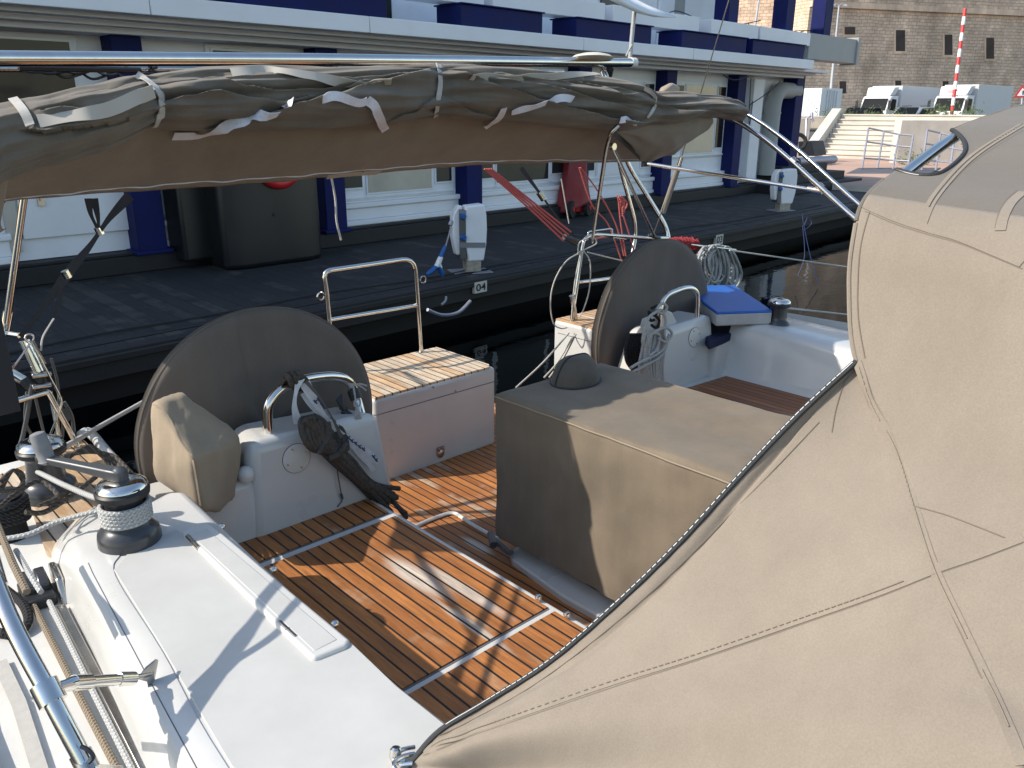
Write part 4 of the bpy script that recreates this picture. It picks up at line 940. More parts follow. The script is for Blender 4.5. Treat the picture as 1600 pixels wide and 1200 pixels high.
wb = MB(); wl = [at(0,1035,z=DZ+.01), at(30,1100,z=DZ+.01), at(66,1215,z=DZ+.01)]; 
vs = []; fs = []
for p in wl: vs += [p+V((-.016,0,.004)), p+V((.016,0,.004)), p+V((.016,0,0)), p+V((-.016,0,0))]
for i in range(2):
    for k in range(4): fs.append((i*4+k, i*4+(k+1)%4, i*4+4+(k+1)%4, i*4+4+k))
wb.add(vs, fs); tag(wb.build('jackline', M['band']), 'flat beige webbing strap lying along the side deck at the bottom left corner', 'strap')
mb = MB(); mb.tube(spl([at(8,920,z=DZ+.02), at(36,945,z=DZ+.03), at(44,972,z=DZ+.02), at(25,990,z=DZ+.015), at(-5,988,z=DZ+.015)], 8), .013, 8)
tag(mb.build('dock_line', M['ropeb']), 'short loop of thick black rope beside the steel tube at the left edge', 'rope')

# ============================================================ CANVAS
def nz(*a): return noise.noise(V(a))
def stick(mb, pxs, w, bvh, off=.003, n=10, th=.0015, smooth=True, sm=0):
    """flat band that lies on the canvas surface along a line of the surface"""
    pp = spl([V((x, y, 0)) for x, y in pxs], n) if smooth else [V((x, y, 0)) for x, y in pxs]
    P3, N3 = [], []
    for p in pp:
        h = bvh.ray_cast(CAM, ray(p.x, p.y))
        if h[0] is None: continue
        nn = h[1] if h[1].dot(CAM-h[0]) > 0 else -h[1]
        P3.append(h[0]+nn*off); N3.append(nn)
    if len(P3) < 2: return P3
    for _ in range(sm):
        P3 = [P3[0]]+[(P3[i-1]+P3[i]*2+P3[i+1])/4 for i in range(1, len(P3)-1)]+[P3[-1]]
        N3 = [N3[0]]+[((N3[i-1]+N3[i]*2+N3[i+1])/4).normalized() for i in range(1, len(N3)-1)]+[N3[-1]]
    vs = []; fs = []
    for i, (p, nn) in enumerate(zip(P3, N3)):
        t = (P3[min(i+1,len(P3)-1)]-P3[max(i-1,0)]).normalized(); s = t.cross(nn).normalized()*w/2
        vs += [p-s, p+s, p+s-nn*th*2, p-s-nn*th*2]
    for i in range(len(P3)-1):
        for k in range(4): fs.append((i*4+k, i*4+(k+1)%4, i*4+4+(k+1)%4, i*4+4+k))
    mb.add(vs, fs); return P3
def stitch(mb, P3, L=.012, gap=.008, r=.0011, off=None):
    """row of thread stitches along a 3D polyline"""
    acc = 0
    for a, b in zip(P3, P3[1:]):
        d = b-a; l = d.length; s = 0
        while s+L < l+.002:
            p = a+d*(s/l); q = a+d*min(1, (s+L)/l); mb.tube([p, q], r, 4, caps=False); s += L+gap
# ---- steering wheel covers
def wheelcover(c, R, label, seedv):
    t = thing('wheel_cover', label, 'wheel cover', tuple(c+V((0,0,-R))), 'canvas covers on the steering wheels')
    mb = MB(); nr, na = 26, 120; vs = []; fs = []
    def dep(r, a, s):
        w_ = nz(math.cos(a)*1.6+seedv, math.sin(a)*1.6, r*1.5)*.014*math.sin(min(1, r)*math.pi)
        rad = .004*math.sin(a*9+seedv*3)*max(0, r-.15)*(1-r)*2
        fold = .006*math.sin(a*3+2*nz(math.cos(a)*2, math.sin(a)*2, seedv))*r*(1-r)*2
        return s*(.042*(1-max(0, r-.93)**2*90*.9)-.012*(1-r)+w_*1.1+rad*1.6*s+fold*1.8)
    for s in (-1, 1):
        o = len(vs)
        for i in range(nr+1):
            r = (i/nr)
            for k in range(na):
                a = 2*math.pi*k/na; RR = R*(1+.006*nz(math.cos(a)*3, math.sin(a)*3, seedv))
                vs.append(c+V((math.cos(a)*r*RR, dep(r, a, s), math.sin(a)*r*RR)))
        for i in range(nr):
            for k in range(na): fs.append((o+i*na+k, o+i*na+(k+1)%na, o+(i+1)*na+(k+1)%na, o+(i+1)*na+k))
    mb.add(vs, fs)
    o2 = (nr+1)*na
    mb.add([], [])
    for k in range(na): mb.f.append((nr*na+k, nr*na+(k+1)%na, o2+nr*na+(k+1)%na, o2+nr*na+k)); mb.uv.append(None)
    b = mb.bvh(); mb.build('canvas', M['canvasdark'], t, angle=180)
    m2 = MB(); m2.tube([c+V((math.cos(a)*R*1.004, -.020, math.sin(a)*R*1.004)) for a in np.linspace(0,2*math.pi,121)[:-1]], .005, 6, closed=True); m2.build('rim_hem', M['canvasdark'], t)
    return t, b
C1 = V((1.497,3.2,.700)); t1, b1 = wheelcover(C1, .548, 'large taupe canvas disc cover over the steering wheel left of the weathered teak seat', 1.3)
C2 = V((4.300,3.2,.665)); t2, b2 = wheelcover(C2, .595, 'large taupe canvas disc cover over the far steering wheel beside the blue cushion', 5.1)
mb = MB(); stick(mb, [(368,497),(376,540),(385,580),(390,600)], .004, b1, .001); mb.build('seam', M['canvasdark'], t1)
# wheel hubs behind the covers carry them on the consoles
for c in (C1, C2): MB().tube([c+V((0,-.02,-.02)), c+V((0,-.2,-.06))], .05, 14).build('steering_shaft', M['steeld'], yacht)
# ---- instrument bag on the console ledge
bag = thing('instrument_cover', 'sunlit beige canvas bag cover standing before the left canvas disc', 'canvas cover', tuple(at(305,790,Y=2.75)))
fr_t, fr_b = at(301,718,Y=2.66), at(316,797,Y=2.68)
pts = [fr_t, at(238,626,Y=2.93), at(281,614,Y=3.0), at(312,640,Y=2.98), at(345,660,Y=2.93), at(371,684,Y=2.86), at(375,700,Y=2.84), at(366,776,Y=2.84), at(340,800,Y=2.78), fr_b, at(285,756,Y=2.76), at(246,746,Y=2.90), at(243,700,Y=2.93), at(300,640,Y=3.06), at(365,720,Y=3.02), at(350,780,Y=3.0), at(270,745,Y=3.05)]
bm = bmesh.new()
for p in pts: bm.verts.new(p)
bmesh.ops.convex_hull(bm, input=bm.verts)
bmesh.ops.subdivide_edges(bm, edges=bm.edges[:], cuts=7, use_grid_fill=True)
for _ in range(2): bmesh.ops.smooth_vert(bm, verts=bm.verts, factor=.35, use_axis_x=True, use_axis_y=True, use_axis_z=True)
bm.normal_update()
for v in bm.verts:
    p = v.co; v.co = p+v.normal*(.018*nz(p.x*7, p.y*7, p.z*4)+.011*nz(p.x*18, p.y*18, p.z*8)+.004*nz(p.x*40,p.y*40,p.z*22)+.004)
bm.verts.index_update(); mb = MB().add([v.co.copy() for v in bm.verts], [tuple(v.index for v in f.verts) for f in bm.faces]); bm.free()
bb = mb.bvh(); mb.build('canvas', M['canvasbag'], bag, angle=180)
mb = MB(); stick(mb, [(240,632),(262,650),(283,690),(300,712)], .006, bb, .001); stick(mb, [(301,718),(306,745),(313,790)], .008, bb, .001); mb.build('seam', M['canvasbag'], bag)
# ---- table cover
tcv = thing('table_cover', 'big taupe canvas box cover over the cockpit table with a shade-darkened dome on top', 'table cover', (2.7, 1.7, .12))
mb = MB(); X0, X1, Y0, Y1, Z1 = 2.345, 3.075, .55, 2.60, .825
def tablefn(u, v):
    # u along Y, v wraps over from starboard skirt to port skirt
    y = Y0+(Y1-Y0)*u; W = X1-X0; H_ = Z1-.10; tot = H_*2+W; s = v*tot
    r = .03
    if s < H_: x, z = X0, .10+s; nrm = V((-1,0,0))
    elif s < H_+W: x, z = X0+(s-H_), Z1; nrm = V((0,0,1))
    else: x, z = X1, Z1-(s-H_-W); nrm = V((1,0,0))
    # rounded edges
    dx = min(abs(x-X0), abs(X1-x)); dz = Z1-z
    if dz < r and dx < 1e-6: k = 1-dz/r; x += (1 if x < 2.7 else -1)*r*.3*k*k
    if dx < r and dz < 1e-6: k = 1-dx/r; z -= r*.3*k*k
    e = (Y1-y)
    if e < .03: k = 1-e/.03; z -= .008*k*k if dz < 1e-3 else 0
    p = V((x, y, z))
    sk = max(0, min(1, (Z1-z)/.5))
    p += nrm*(.018*nz(y*2.4, z*3, 2)+.014*nz(y*7+z*3, z*1.8, 5)*sk+.006*nz(x*9, y*9, z*9)+.010*(.5-abs(nz(y*3.2+z*2.2, z*1.5, 8))*1.6)*sk)
    p.z -= .026*(1-abs(2*(x-X0)/W-1))*(1 if nrm.z > .5 else 0)*(.55+.45*math.sin(y*4+1))
    p.y += .012*nz(x*3, z*3, 9)*(1 if e < .01 else 0)
    return p
mb.grid(tablefn, 90, 100)
# aft end panel
def endfn(u, v):
    x = X0+(X1-X0)*u; z = .10+(Z1-.12)*v
    return V((x, Y1+.012*nz(x*3,z*3,9)-.001, z))
mb.grid(endfn, 20, 20); bt = mb.bvh(); mb.build('canvas', M['canvastable'], tcv, angle=60)
mb = MB(); 
P3 = [tablefn(k/120, (Z1-.10-.016)/((Z1-.10)*2+X1-X0))+V((-.004,0,0)) for k in range(121)]; mb.tube(P3, .0038, 6)
P3 = [V((X0+.02+(X1-X0-.04)*k/40, Y1-.010, Z1-.006)) for k in range(41)]; mb.tube(P3, .0035, 6); mb.build('piping', M['piping2'], tcv)
dm = MB(); 
def dome(u, v):
    a = u*2*math.pi; ph = v*math.pi/2
    r = math.cos(ph)**.8; c = V((2.735, 2.47, Z1-.012))
    p = c+V((math.cos(a)*.135*r, math.sin(a)*.10*r, .145*math.sin(ph)**.9))
    return p+V((.006*nz(p.x*14,p.y*14,p.z*14), .006*nz(p.x*14,5,p.z*14), .006*nz(p.x*10,p.y*12,8)))
dm.grid(dome, 48, 16); dm.build('dome', M['canvasdome_shaded'], tcv, angle=180)
mb = MB(); mb.tube([V((2.735+math.cos(a)*.136, 2.47+math.sin(a)*.102, Z1+.004)) for a in np.linspace(0,6.283,50)[:-1]], .006, 6, closed=True); mb.tube(spl([dome(.5,k/10)+V((-.002,0,.002)) for k in range(11)]+[dome(0,1-k/10)+V((.002,0,.002)) for k in range(11)],2), .004, 6); mb.build('dome_piping', M['canvasblack'], tcv)

# ---- sprayhood (dodger)
hd = thing('sprayhood', 'huge sun faded beige canvas sprayhood filling the right side of the view', 'sprayhood', (1.2, .3, .82))
HP = [(1600,1200,1.05),(1540,1060,1.15),(1460,890,1.25),(1400,700,1.40),(1338,565,1.475),(1327,450,1.52),(1334,370,1.55),(1351,312,1.61),(1398,268,1.76),(1475,212,2.0),(1530,187,2.2),(1600,165,2.5)]
hoop0 = [V((.90,-.20,.85)), V((.985,.02,1.12))]+[at(x, y, X=X) for x, y, X in HP]+[V((2.95,.74,2.085)), V((3.5,.73,2.06)), V((3.95,.70,1.97)), V((4.25,.62,1.75)), V((4.45,.3,1.4)), V((4.75,-.1,.8))]
hoop = spl(hoop0, 16)
NHP = len(hoop)-1
def hp(t):
    q = max(0, min(1, t))*NHP; i = min(int(q), NHP-1); return hoop[i].lerp(hoop[i+1], q-i)
tA = (6*16)/NHP     # (1352,565): lower part below carries the wing
def bodyfn(u, v):
    p = hp(u); s = v*1.5
    side = max(0, min(1, (1.9-p.z)/.4))
    return V((p.x-(.10*s*side if p.x < 2.87 else -.1*s*side), p.y-s, p.z-.02*s-.06*s*s*(1-side)-(.0*s)))+V((0,0,.010*nz(p.x*3,p.y-s,p.z*3)-.008*math.sin(math.pi*min(1,v*3))*(1-side)))
# hole for the grab tube, given on the canvas in the photo as an outline of the cut out
HOLE = [(1393,262),(1440,225),(1474,200),(1490,206),(1504,220),(1507,236),(1496,252),(1478,266),(1462,273),(1440,274),(1416,270)]
def inpoly(x, y, P):
    c = False
    for i in range(len(P)):
        x1, y1 = P[i]; x2, y2 = P[i-1]
        if (y1 > y) != (y2 > y) and x < (x2-x1)*(y-y1)/(y2-y1)+x1: c = not c
    return c
tR = (9.12*16)/NHP
mb = MB(); mb.grid(lambda u, v: bodyfn(u*tR, v), 150, 150); mb.build('canvas', M['canvas'], hd, angle=180, solid=.003)
mb = MB(); mb.grid(lambda u, v: bodyfn(tR+u*(1-tR), v), 360, 200, keep=lambda p: not (p.x < 2.3 and p.z > 1.8 and inpoly(*proj(p), HOLE))); mb.build('roof_panel', M['canvastop_shaded'], hd, angle=180, solid=.003)
full = MB().grid(bodyfn, 200, 80).bvh()
hemP = [(640,1197),(652,1180),(690,1140),(762,1096),(860,1033),(962,945),(1060,850),(1160,740),(1250,646),(1338,558)]
Wd, Ad = (V((.745,1.085,.82))-CAM).dot(FWD), (hoop[6*16]-CAM).dot(FWD)
lens = [0]
for a, b in zip(hemP, hemP[1:]): lens.append(lens[-1]+math.hypot(b[0]-a[0], b[1]-a[1]))
hem3 = []
for (x, y), l in zip(hemP, lens):
    k = l/lens[-1]; D = 1/((1/Wd)*(1-k)+(1/Ad)*k); hem3.append(at(x, y, D=D))
hem3[-1] = hoop[6*16].copy()
hem = spl(hem3, 12)[::-1]      # from A down to W
def hemf(t): q = t*(len(hem)-1); i = min(int(q), len(hem)-2); return hem[i].lerp(hem[i+1], q-i)
Wp = hem3[0]
def wingfn(u, v):
    a = hp(tA*(1-u)); b = hemf(u); p = a.lerp(b, v)
    n_ = V((-.69,.07,.72))
    # sag between hoop and hem, folds fanning out of the clew and a tight fold along the hem
    d = (p-Wp).length; ang = math.atan2((p-Wp).dot(V((0,-1,0))), (p-Wp).dot(V((.7,0,.7))))
    f = math.exp(-d*2.2)*min(1, d*6)
    w_ = f*(.034*math.sin(ang*10+.5)+.020*math.sin(ang*21+1.5))+.020*math.exp(-d*1.3)*min(1,d*4)*math.sin(ang*7+2.2)+.011*nz(p.x*2.2,p.y*2.2,p.z*2.2)+.004*nz(p.x*7,p.y*7,p.z*7)+.0028*math.sin(u*150+3*nz(u*9,1,1))*math.exp(-(1-v)*22)
    w_ += -.018*math.exp(-((1-v)*3.2-.22)**2/.004)*math.sin(math.pi*min(1,max(0,u*1.02)))*.55
    w_ -= .03*math.sin(math.pi*v)*math.sin(math.pi*min(1,u))*.6
    return p+n_*w_*min(1, 8*v)*min(1, 12*(1-v))*1.0
mb = MB(); mb.grid(wingfn, 150, 130); bw = mb.bvh(); mb.build('side_panel', M['canvas'], hd, angle=180, solid=.003)
class Both:
    def ray_cast(s, o, d):
        a = bw.ray_cast(o, d); b = full.ray_cast(o, d)
        if a[0] is None: return b
        if b[0] is None: return a
        return a if a[3] < b[3] else b
both = Both()
MB().tube(hem, .0065, 8).build('hem_binding', M['bind'], hd)
mb = MB(); hs = [p+V((-.69,.07,.72))*.0066 for p in hem]; stitch(mb, hs, .010, .006, .0010); mb.build('hem_stitching', M['stitch'], hd)
# seams
mb = MB()
seams = [[(1340,566),(1368,640),(1400,702),(1430,800),(1460,890),(1500,975),(1540,1060),(1580,1150),(1598,1196)],
         [(662,1172),(720,1148),(800,1120),(960,1065),(1100,1020),(1250,968),(1380,922),(1460,890),(1530,866),(1598,840)],
         [(1352,322),(1400,342),(1450,358),(1500,372),(1550,392),(1598,412)],
         [(1441,352),(1455,318),(1480,285),(1510,254),(1545,228),(1598,196)],
         [(1563,362),(1568,340),(1580,318),(1598,302)]]
for s in seams:
    P3 = stick(mb, s, .016, both, .0032, 14, .0012, sm=4)
mb.build('seam_band', M['canvas'], hd)
mb = MB()
for s in seams:
    stick(mb, [(x-8, y-4) if abs(s[0][0]-s[-1][0]) < abs(s[0][1]-s[-1][1]) else (x, y+9) for x, y in s], .0026, both, .0018, 14, .0012, sm=4)
    t3 = []
for s in seams: m3 = MB(); stitch(m3, stick(MB(), s, .002, both, .0050, 14, .0006, sm=4), .008, .006, .0009); m3.build('seam_stitching', M['piping2'], hd)
stick(mb, [(1352,560),(1342,500),(1341,440),(1346,380),(1360,328)], .0020, both, .0028, 14, .0010, sm=4)
stick(mb, [(1430,792),(1480,806),(1530,825),(1575,843)], .0018, both, .0028, 10, .0010, sm=4)
stick(mb, [(1300,676),(1306,640),(1318,600),(1325,588)], .0016, both, .0028, 10, .0010, sm=4)
stick(mb, [(684,1150),(740,1125),(830,1075),(930,1000),(1050,895),(1180,765),(1280,660)], .0014, both, .0028, 12, .0010, sm=4)
mb.build('thread', M['thread'], hd)
# grab cut-out binding and hoop tubes
bl = [h[0]+(h[1] if h[1].dot(CAM-h[0]) > 0 else -h[1])*.002 for h in [full.ray_cast(CAM, ray(x, y)) for x, y in [(p.x,p.y) for p in spl([V((x,y,0)) for x, y in [(1393,264),(1416,271),(1440,275),(1462,274),(1478,267),(1496,253),(1508,237),(1505,220),(1490,206),(1475,201),(1462,208)]],5)]] if h[0] is not None]
mb = MB(); mb.tube(bl, .0048, 8); mb.build('cut_out_binding', M['bind'], hd)
mb = MB(); stitch(mb, [p+(CAM-p).normalized()*.0052 for p in bl], .008, .006, .0009); mb.build('binding_stitching', M['stitch'], hd)
tubep = [p+V((.004,-.014,-.009)) for p in hoop[10*16:11*16+3]]
MB().tube(tubep, .0120, 14).build('hoop_tube', M['steel'], hd)
MB().tube([p+V((.03,-.06,-.05)) for p in hoop[7*16:14*16]], .007, 12).build('inner_tube', M['steel'], hd)
# aft edge hem of the hood above the wing
MB().tube(hoop[6*16:8*16+6], .005, 8).build('hood_edge', M['canvas'], hd)
MB().tube(hoop[8*16+6:10*16-4], .005, 8).build('hood_edge', M['canvastop_shaded'], hd); MB().tube(hoop[11*16+5:16*16], .005, 8).build('hood_edge', M['canvastop_shaded'], hd)
# clew shackle
sk = thing('shackle', 'shiny steel shackle holding the lower corner of the sprayhood to the white coaming', 'shackle', tuple(at(625,1185,z=CZ)))
mb = MB(); z1 = CZ+.02
for o in (-5, 6): mb.tube(spl([at(648,1172+o,z=z1), at(630,1176+o,z=z1+.004), at(616,1186+o,z=z1), at(622,1199+o,z=z1-.006), at(645,1198+o,z=z1)], 5), .0045, 8)
mb.build('bow', M['steel'], sk)
MB().lathe([(.010,-.012),(.012,-.008),(.012,.010),(.008,.014)], at(618,1178,z=z1), (.3,.2,1), 14).build('pin', M['steel'], sk)
MB().lathe([(.016,-.016),(.014,0)], at(622,1188,z=CZ+.006), (0,0,1), 14).build('pad_eye', M['steel'], sk)

# ---- bimini: rolled canopy on its bows
bim = thing('bimini_top', 'rolled taupe bimini canopy strapped over steel bows across the whole cockpit', 'bimini', (2.9, 3.2, 1.1))
ST = [(-120,195,352),(-40,176,305),(0,163,281),(60,151,262),(140,133,240),(236,112,203),(330,103,204),(480,99,204),(600,99,196),(683,100,184),(780,104,192),(880,112,202),(960,120,205),(1020,140,198),(1080,145,186),(1130,150,184),(1158,166,190)]
YB = 3.15
# fold edges of the rolled cloth: (line in the photo, height of the overlapping layer below the line, width of that layer, depth of the pocket above)
FOLDS = [([(40,204),(75,206),(110,201),(165,195),(200,186),(240,172)], -.030, 26, .030),
         ([(66,172),(100,166),(140,172),(180,160),(214,146),(240,140)], .028, 16, .022),
         ([(60,160),(110,150),(170,140),(214,128),(240,124)], .020, 18, .016),
         ([(248,202),(300,206),(340,200),(390,188),(432,174),(470,160),(520,146),(580,130),(630,116),(684,104)], .050, 40, .040),
         ([(250,158),(300,148),(345,140),(390,152),(440,158),(490,148)], .034, 20, .022),
         ([(252,132),(300,124),(345,120),(385,132),(430,140),(500,138),(570,124)], .028, 14, .024),
         ([(350,113),(420,112),(500,120),(580,118),(676,106)], .022, 12, .014),
         ([(690,106),(740,122),(790,140),(840,156),(900,172),(950,184),(1000,190)], .050, 34, .040),
         ([(700,112),(760,118),(820,128),(880,140),(940,158),(1000,172)], .034, 18, .026),
         ([(780,112),(840,122),(900,126),(960,136),(1005,146)], .028, 13, .020),
         ([(850,120),(900,132),(940,136),(1000,156)], .022, 12, .016),
         ([(600,192),(640,176),(684,150)], .018, 14, .010), ([(690,150),(740,176),(800,192)], .018, 14, .010),
         ([(1020,160),(1060,170),(1100,172),(1150,180)], .024, 10, .016)]
def foldh(x, y):
    t = 0
    for P, a, w_, b in FOLDS:
        x0, x1 = P[0][0], P[-1][0]
        if x < x0-12 or x > x1+12: continue
        xx = max(x0, min(x1, x))
        for (ax, ay), (bx, by) in zip(P, P[1:]):
            if xx <= bx: k = (xx-ax)/(bx-ax); k = k*k*(3-2*k)*.4+k*.6; yl = ay+(by-ay)*k; break
        yl += 2.5*nz(x*.035, ay*.02, w_); d = y-yl
        fade = min(1, (x-x0+12)/30, (x1+12-x)/30)
        if a < 0: d = -d; aa = -a
        else: aa = a
        t += fade*(aa*math.exp(-d/w_)*min(1, d/1.6) if d > 0 else -b*math.exp(d/7))
    return t
def rollsec(x):
    for (x0,a0,b0),(x1,a1,b1) in zip(ST, ST[1:]):
        if x <= x1 or x1 == ST[-1][0]:
            k = max(0, min(1, (x-x0)/(x1-x0))); k = k*k*(3-2*k)*.5+k*.5
            u, l = a0+(a1-a0)*k, b0+(b1-b0)*k
            pu, pl = at(x, u, Y=YB), at(x, l, Y=YB); return (pu+pl)/2, abs(pu.z-pl.z)/2
def rollfn(u, v):
    x = -120+(1158+120)*u; c, h = rollsec(x); a = v*2*math.pi
    w_ = .15*min(1, h/.11+.25)
    q = V((c.x*1.0, math.cos(a)*2.2, math.sin(a)*2.2))
    L = c.x; front = max(0, -math.sin(a))
    cr = lambda *q: .5-abs(nz(*q))*2
    f = .026*cr(L*.8+math.sin(a)*.5, math.cos(a)*1.5+L*.3, math.sin(a)*1.5)+.020*cr(L*1.4-math.sin(a), math.cos(a)*2.8, math.sin(a)*2.8+4)+.030*nz(L*.9, math.cos(a)*1.3, math.sin(a)*1.3)+.030*nz(L*1.7+3, math.cos(a)*2.6, math.sin(a)*2.6+7)+.014*nz(L*4.5, math.cos(a)*3+2, math.sin(a)*4)
    # ridges of rolled cloth running along, and cinched waists at the straps
    f += .012*math.sin(a*5+2.2*nz(L*.8, 1, 4)*3)*(.6+.4*nz(L*1.1, 9, 9))
    cin = sum(math.exp(-((x-sx)/16)**2) for sx in (238,1012))*.18+math.exp(-((x-683)/22)**2)*.10
    pl = sum(math.exp(-((x-sx)/55)**2) for sx in (238,683,1012))
    f += pl*.012*math.sin(a*12+L*3)
    sc = (1-cin)
    if x > 1040: f += .016*math.sin((x-1040)*.115)*1.1
    r_ = max(.25, 1+f/ .11*.62)*sc
    ends = min(1, (1158-x)/22+.35)
    p = c+V((0, math.sin(a)*w_*r_*ends, math.cos(a)*h*.95*(1+f/.11*.30)*(1-cin*.5)))
    if front > .12:
        q = proj(p); nn = V((-.35, -1, .12)).normalized()
        p += nn*foldh(*q)*min(1, (front-.12)*4)*1.15
    return p
mb = MB(); mb.grid(lambda u, v: rollfn(u, v), 560, 190); br = mb.bvh(); mb.build('canopy_roll', M['canvasroll'], bim, angle=180)
class Many:
    def __init__(s, l): s.l = l
    def ray_cast(s, o, d):
        best = (None,None,None,None)
        for b in s.l:
            h = b.ray_cast(o, d)
            if h[0] is not None and (best[0] is None or h[3] < best[3]): best = h
        return best
allr = Many([br])
# straps and tapes
for pts, w_ in (([(213,119),(232,130),(247,146),(251,165),(247,184),(238,196)],.030), ([(684,103),(686,125),(684,150),(679,180)],.026), ([(1005,138),(1020,146),(1024,160),(1018,174),(1010,182)],.020), ([(22,158),(38,176),(50,200)],.028)):
    mb = MB(); stick(mb, pts, w_, allr, .012, 8, .002, sm=7); mb.build('strap', M['band'], bim)
# sloping canopy panel below the roll, with zip along its lower edge
TOP = [(-120,300),(0,240),(60,225),(140,205),(236,170),(330,165),(480,170),(683,160),(880,180),(960,190),(1000,190)]
BOT = [(-120,322),(0,315),(60,309),(140,303),(240,297),(330,291),(430,284),(545,274),(660,264),(760,257),(860,254),(930,254),(1005,252)]
def pl(lst, x):
    for a, b in zip(lst, lst[1:]):
        if x <= b[0]: k = (x-a[0])/(b[0]-a[0]); return a[1]+(b[1]-a[1])*k
    return lst[-1][1]
def panel(u, v):
    x = -120+1124*u; a = at(x, pl(TOP, x), Y=YB+.02); b = at(x, pl(BOT, x), Y=3.62)
    p = a.lerp(b, v); return p+V((0, .02*nz(p.x*1.6, v*1.5, 3)+.012*nz(p.x*5, v*2, 6), -.03*math.sin(math.pi*v)+.006*nz(p.x*6, v, 1)*v))
mb = MB(); mb.grid(panel, 220, 24); bpn = mb.bvh(); mb.build('canopy_panel', M['canvasbrown'], bim, angle=180, solid=.002)
allr.l.append(bpn)
for pts, w_ in (([(60,192),(110,186),(150,176),(185,166),(214,152),(236,142)],.045), ([(362,116),(420,112),(480,120),(560,130),(610,124)],.040), ([(735,118),(800,120),(870,118),(940,118)],.034)):
    mb = MB(); stick(mb, pts, w_, allr, .012, 8, .001, sm=5); mb.build('pale_facing', M['piping'], bim)
for pts, w_ in (([(268,208),(320,206),(380,190),(425,176),(462,162)],.042), ([(500,152),(530,150),(560,158),(572,152)],.036), ([(570,152),(585,168),(596,192),(600,200)],.040), ([(798,172),(830,164),(860,155),(892,153)],.038), ([(785,166),(778,182),(756,196)],.034), ([(966,186),(980,187),(994,190)],.035)):
    mb = MB(); stick(mb, pts, w_, allr, .017, 8, .001, sm=4); mb.build('white_tape', M['tape'], bim)
zp = [panel(k/260, .90)+V((0,-.006,.002*math.sin(k*.45)+.002*math.sin(k*.21))) for k in range(4, 259)]
MB().tube(zp, .0030, 6).build('zip', M['tape'], bim)
MB().tube([p+V((0,-.002,.012)) for p in zp], .0022, 5).build('zip_tape', M['bind'], bim)
mb = MB(); stick(mb, [(511,276),(545,272),(592,269)], .045, bpn, .004, 6, .001); mb.build('patch', M['piping'], bim)
mb = MB()
for x in (557,568): mb.tube([at(x,257,Y=3.55), at(x,268,Y=3.57)], .006, 6)
mb.build('zip_slider', M['steeld'], bim)
# hanging corner pocket on the port side
PO = [(958,206),(1000,196),(1060,186),(1113,180)]; PI = [(1000,252),(1020,252),(1052,240),(1090,212)]
def pocket(u, v):
    t = u*3; i = min(int(t), 2); k = t-i
    a = V((*PO[i],0)).lerp(V((*PO[i+1],0)), k); b = V((*PI[i],0)).lerp(V((*PI[i+1],0)), k)
    p = at(a.x, a.y, Y=YB-.02).lerp(at(b.x, b.y, Y=3.5-.25*u), v)
    return p+V((0, -.10*math.sin(math.pi*v)*(1-abs(2*u-1)*.5)+.02*nz(u*4, v*4, 1), .02*nz(u*5, v*3, 4)))
mb = MB(); mb.grid(pocket, 50, 24); mb.build('corner_pocket', M['canvasbrown'], bim, angle=180, solid=.003)
def pocket2(u, v):
    a = V((.70-.36*u, 3.02+.02*u, 1.98-.10*u)); b = V((.66-.20*u, 3.62-.1*u, 1.72)) if False else V((.72-.30*u, 3.55-.30*u, 1.62+.06*u))
    p = a.lerp(b, v); return p+V((-.05*math.sin(math.pi*v), 0, -.10*math.sin(math.pi*v)))+V((0,.02*nz(u*4,v*4,11),.02*nz(u*5,v*3,14)))
mb = MB(); mb.grid(pocket2, 40, 24); mb.build('corner_pocket', M['canvasbrown'], bim, angle=180, solid=.003)
MB().tube([at(958,206,Y=3.1), at(985,232,Y=3.4), at(1008,254,Y=3.55)], .012, 8).build('corner_hem', M['canvasblack'], bim)
MB().hull([at(1030,138,Y=3.3), at(1050,128,Y=3.25), at(1064,136,Y=3.3), at(1062,148,Y=3.2), at(1026,148,Y=3.2), at(1045,140,Y=3.5)]).build('rolled_bundle', M['canvasbag'], bim, bevel=.02)
# bows and legs
def pole(name, a, b, r=.0125, m='steel', parent=bim, n=10): return MB().tube([a, b], r, n).build(name, M[m], parent)
PB, PT = at(925,378,Y=4.05), at(948,228,Y=3.12)
MB().tube(fillet([PB, PT, at(954,208,Y=3.02), at(966,196,Y=3.0)], .05), .0125, 10).build('bow_leg', M['steeld'], bim)
pole('bow_leg', at(958,232,Y=3.14), at(1022,368,Y=4.05), .0115, 'steeld')
MB().lathe([(.02,-.02),(.02,.02)], at(956,229,Y=3.12), (0,1,0), 10).build('bow_joint', M['steel'], bim)
SB, STp = at(8,519,Y=4.15), at(43,268,Y=3.95)
pole('bow_leg', SB, STp, .0150); pole('bow_leg', at(30,283,Y=3.95), at(-30,352,Y=4.15), .0125)
MB().tube([at(44,285,Y=3.945), at(46,266,Y=3.945)], .021, 12).build('bow_joint', M['steel'], bim)
MB().tube([at(13,487,Y=4.14), at(7,520,Y=4.15)], .021, 12).build('bow_joint', M['steel'], bim)
MB().tube(fillet([at(-60,240,Y=3.0), at(-2,205,Y=3.02), at(45,186,Y=3.1)], .1), .018, 12).build('bow', M['steel'], bim)
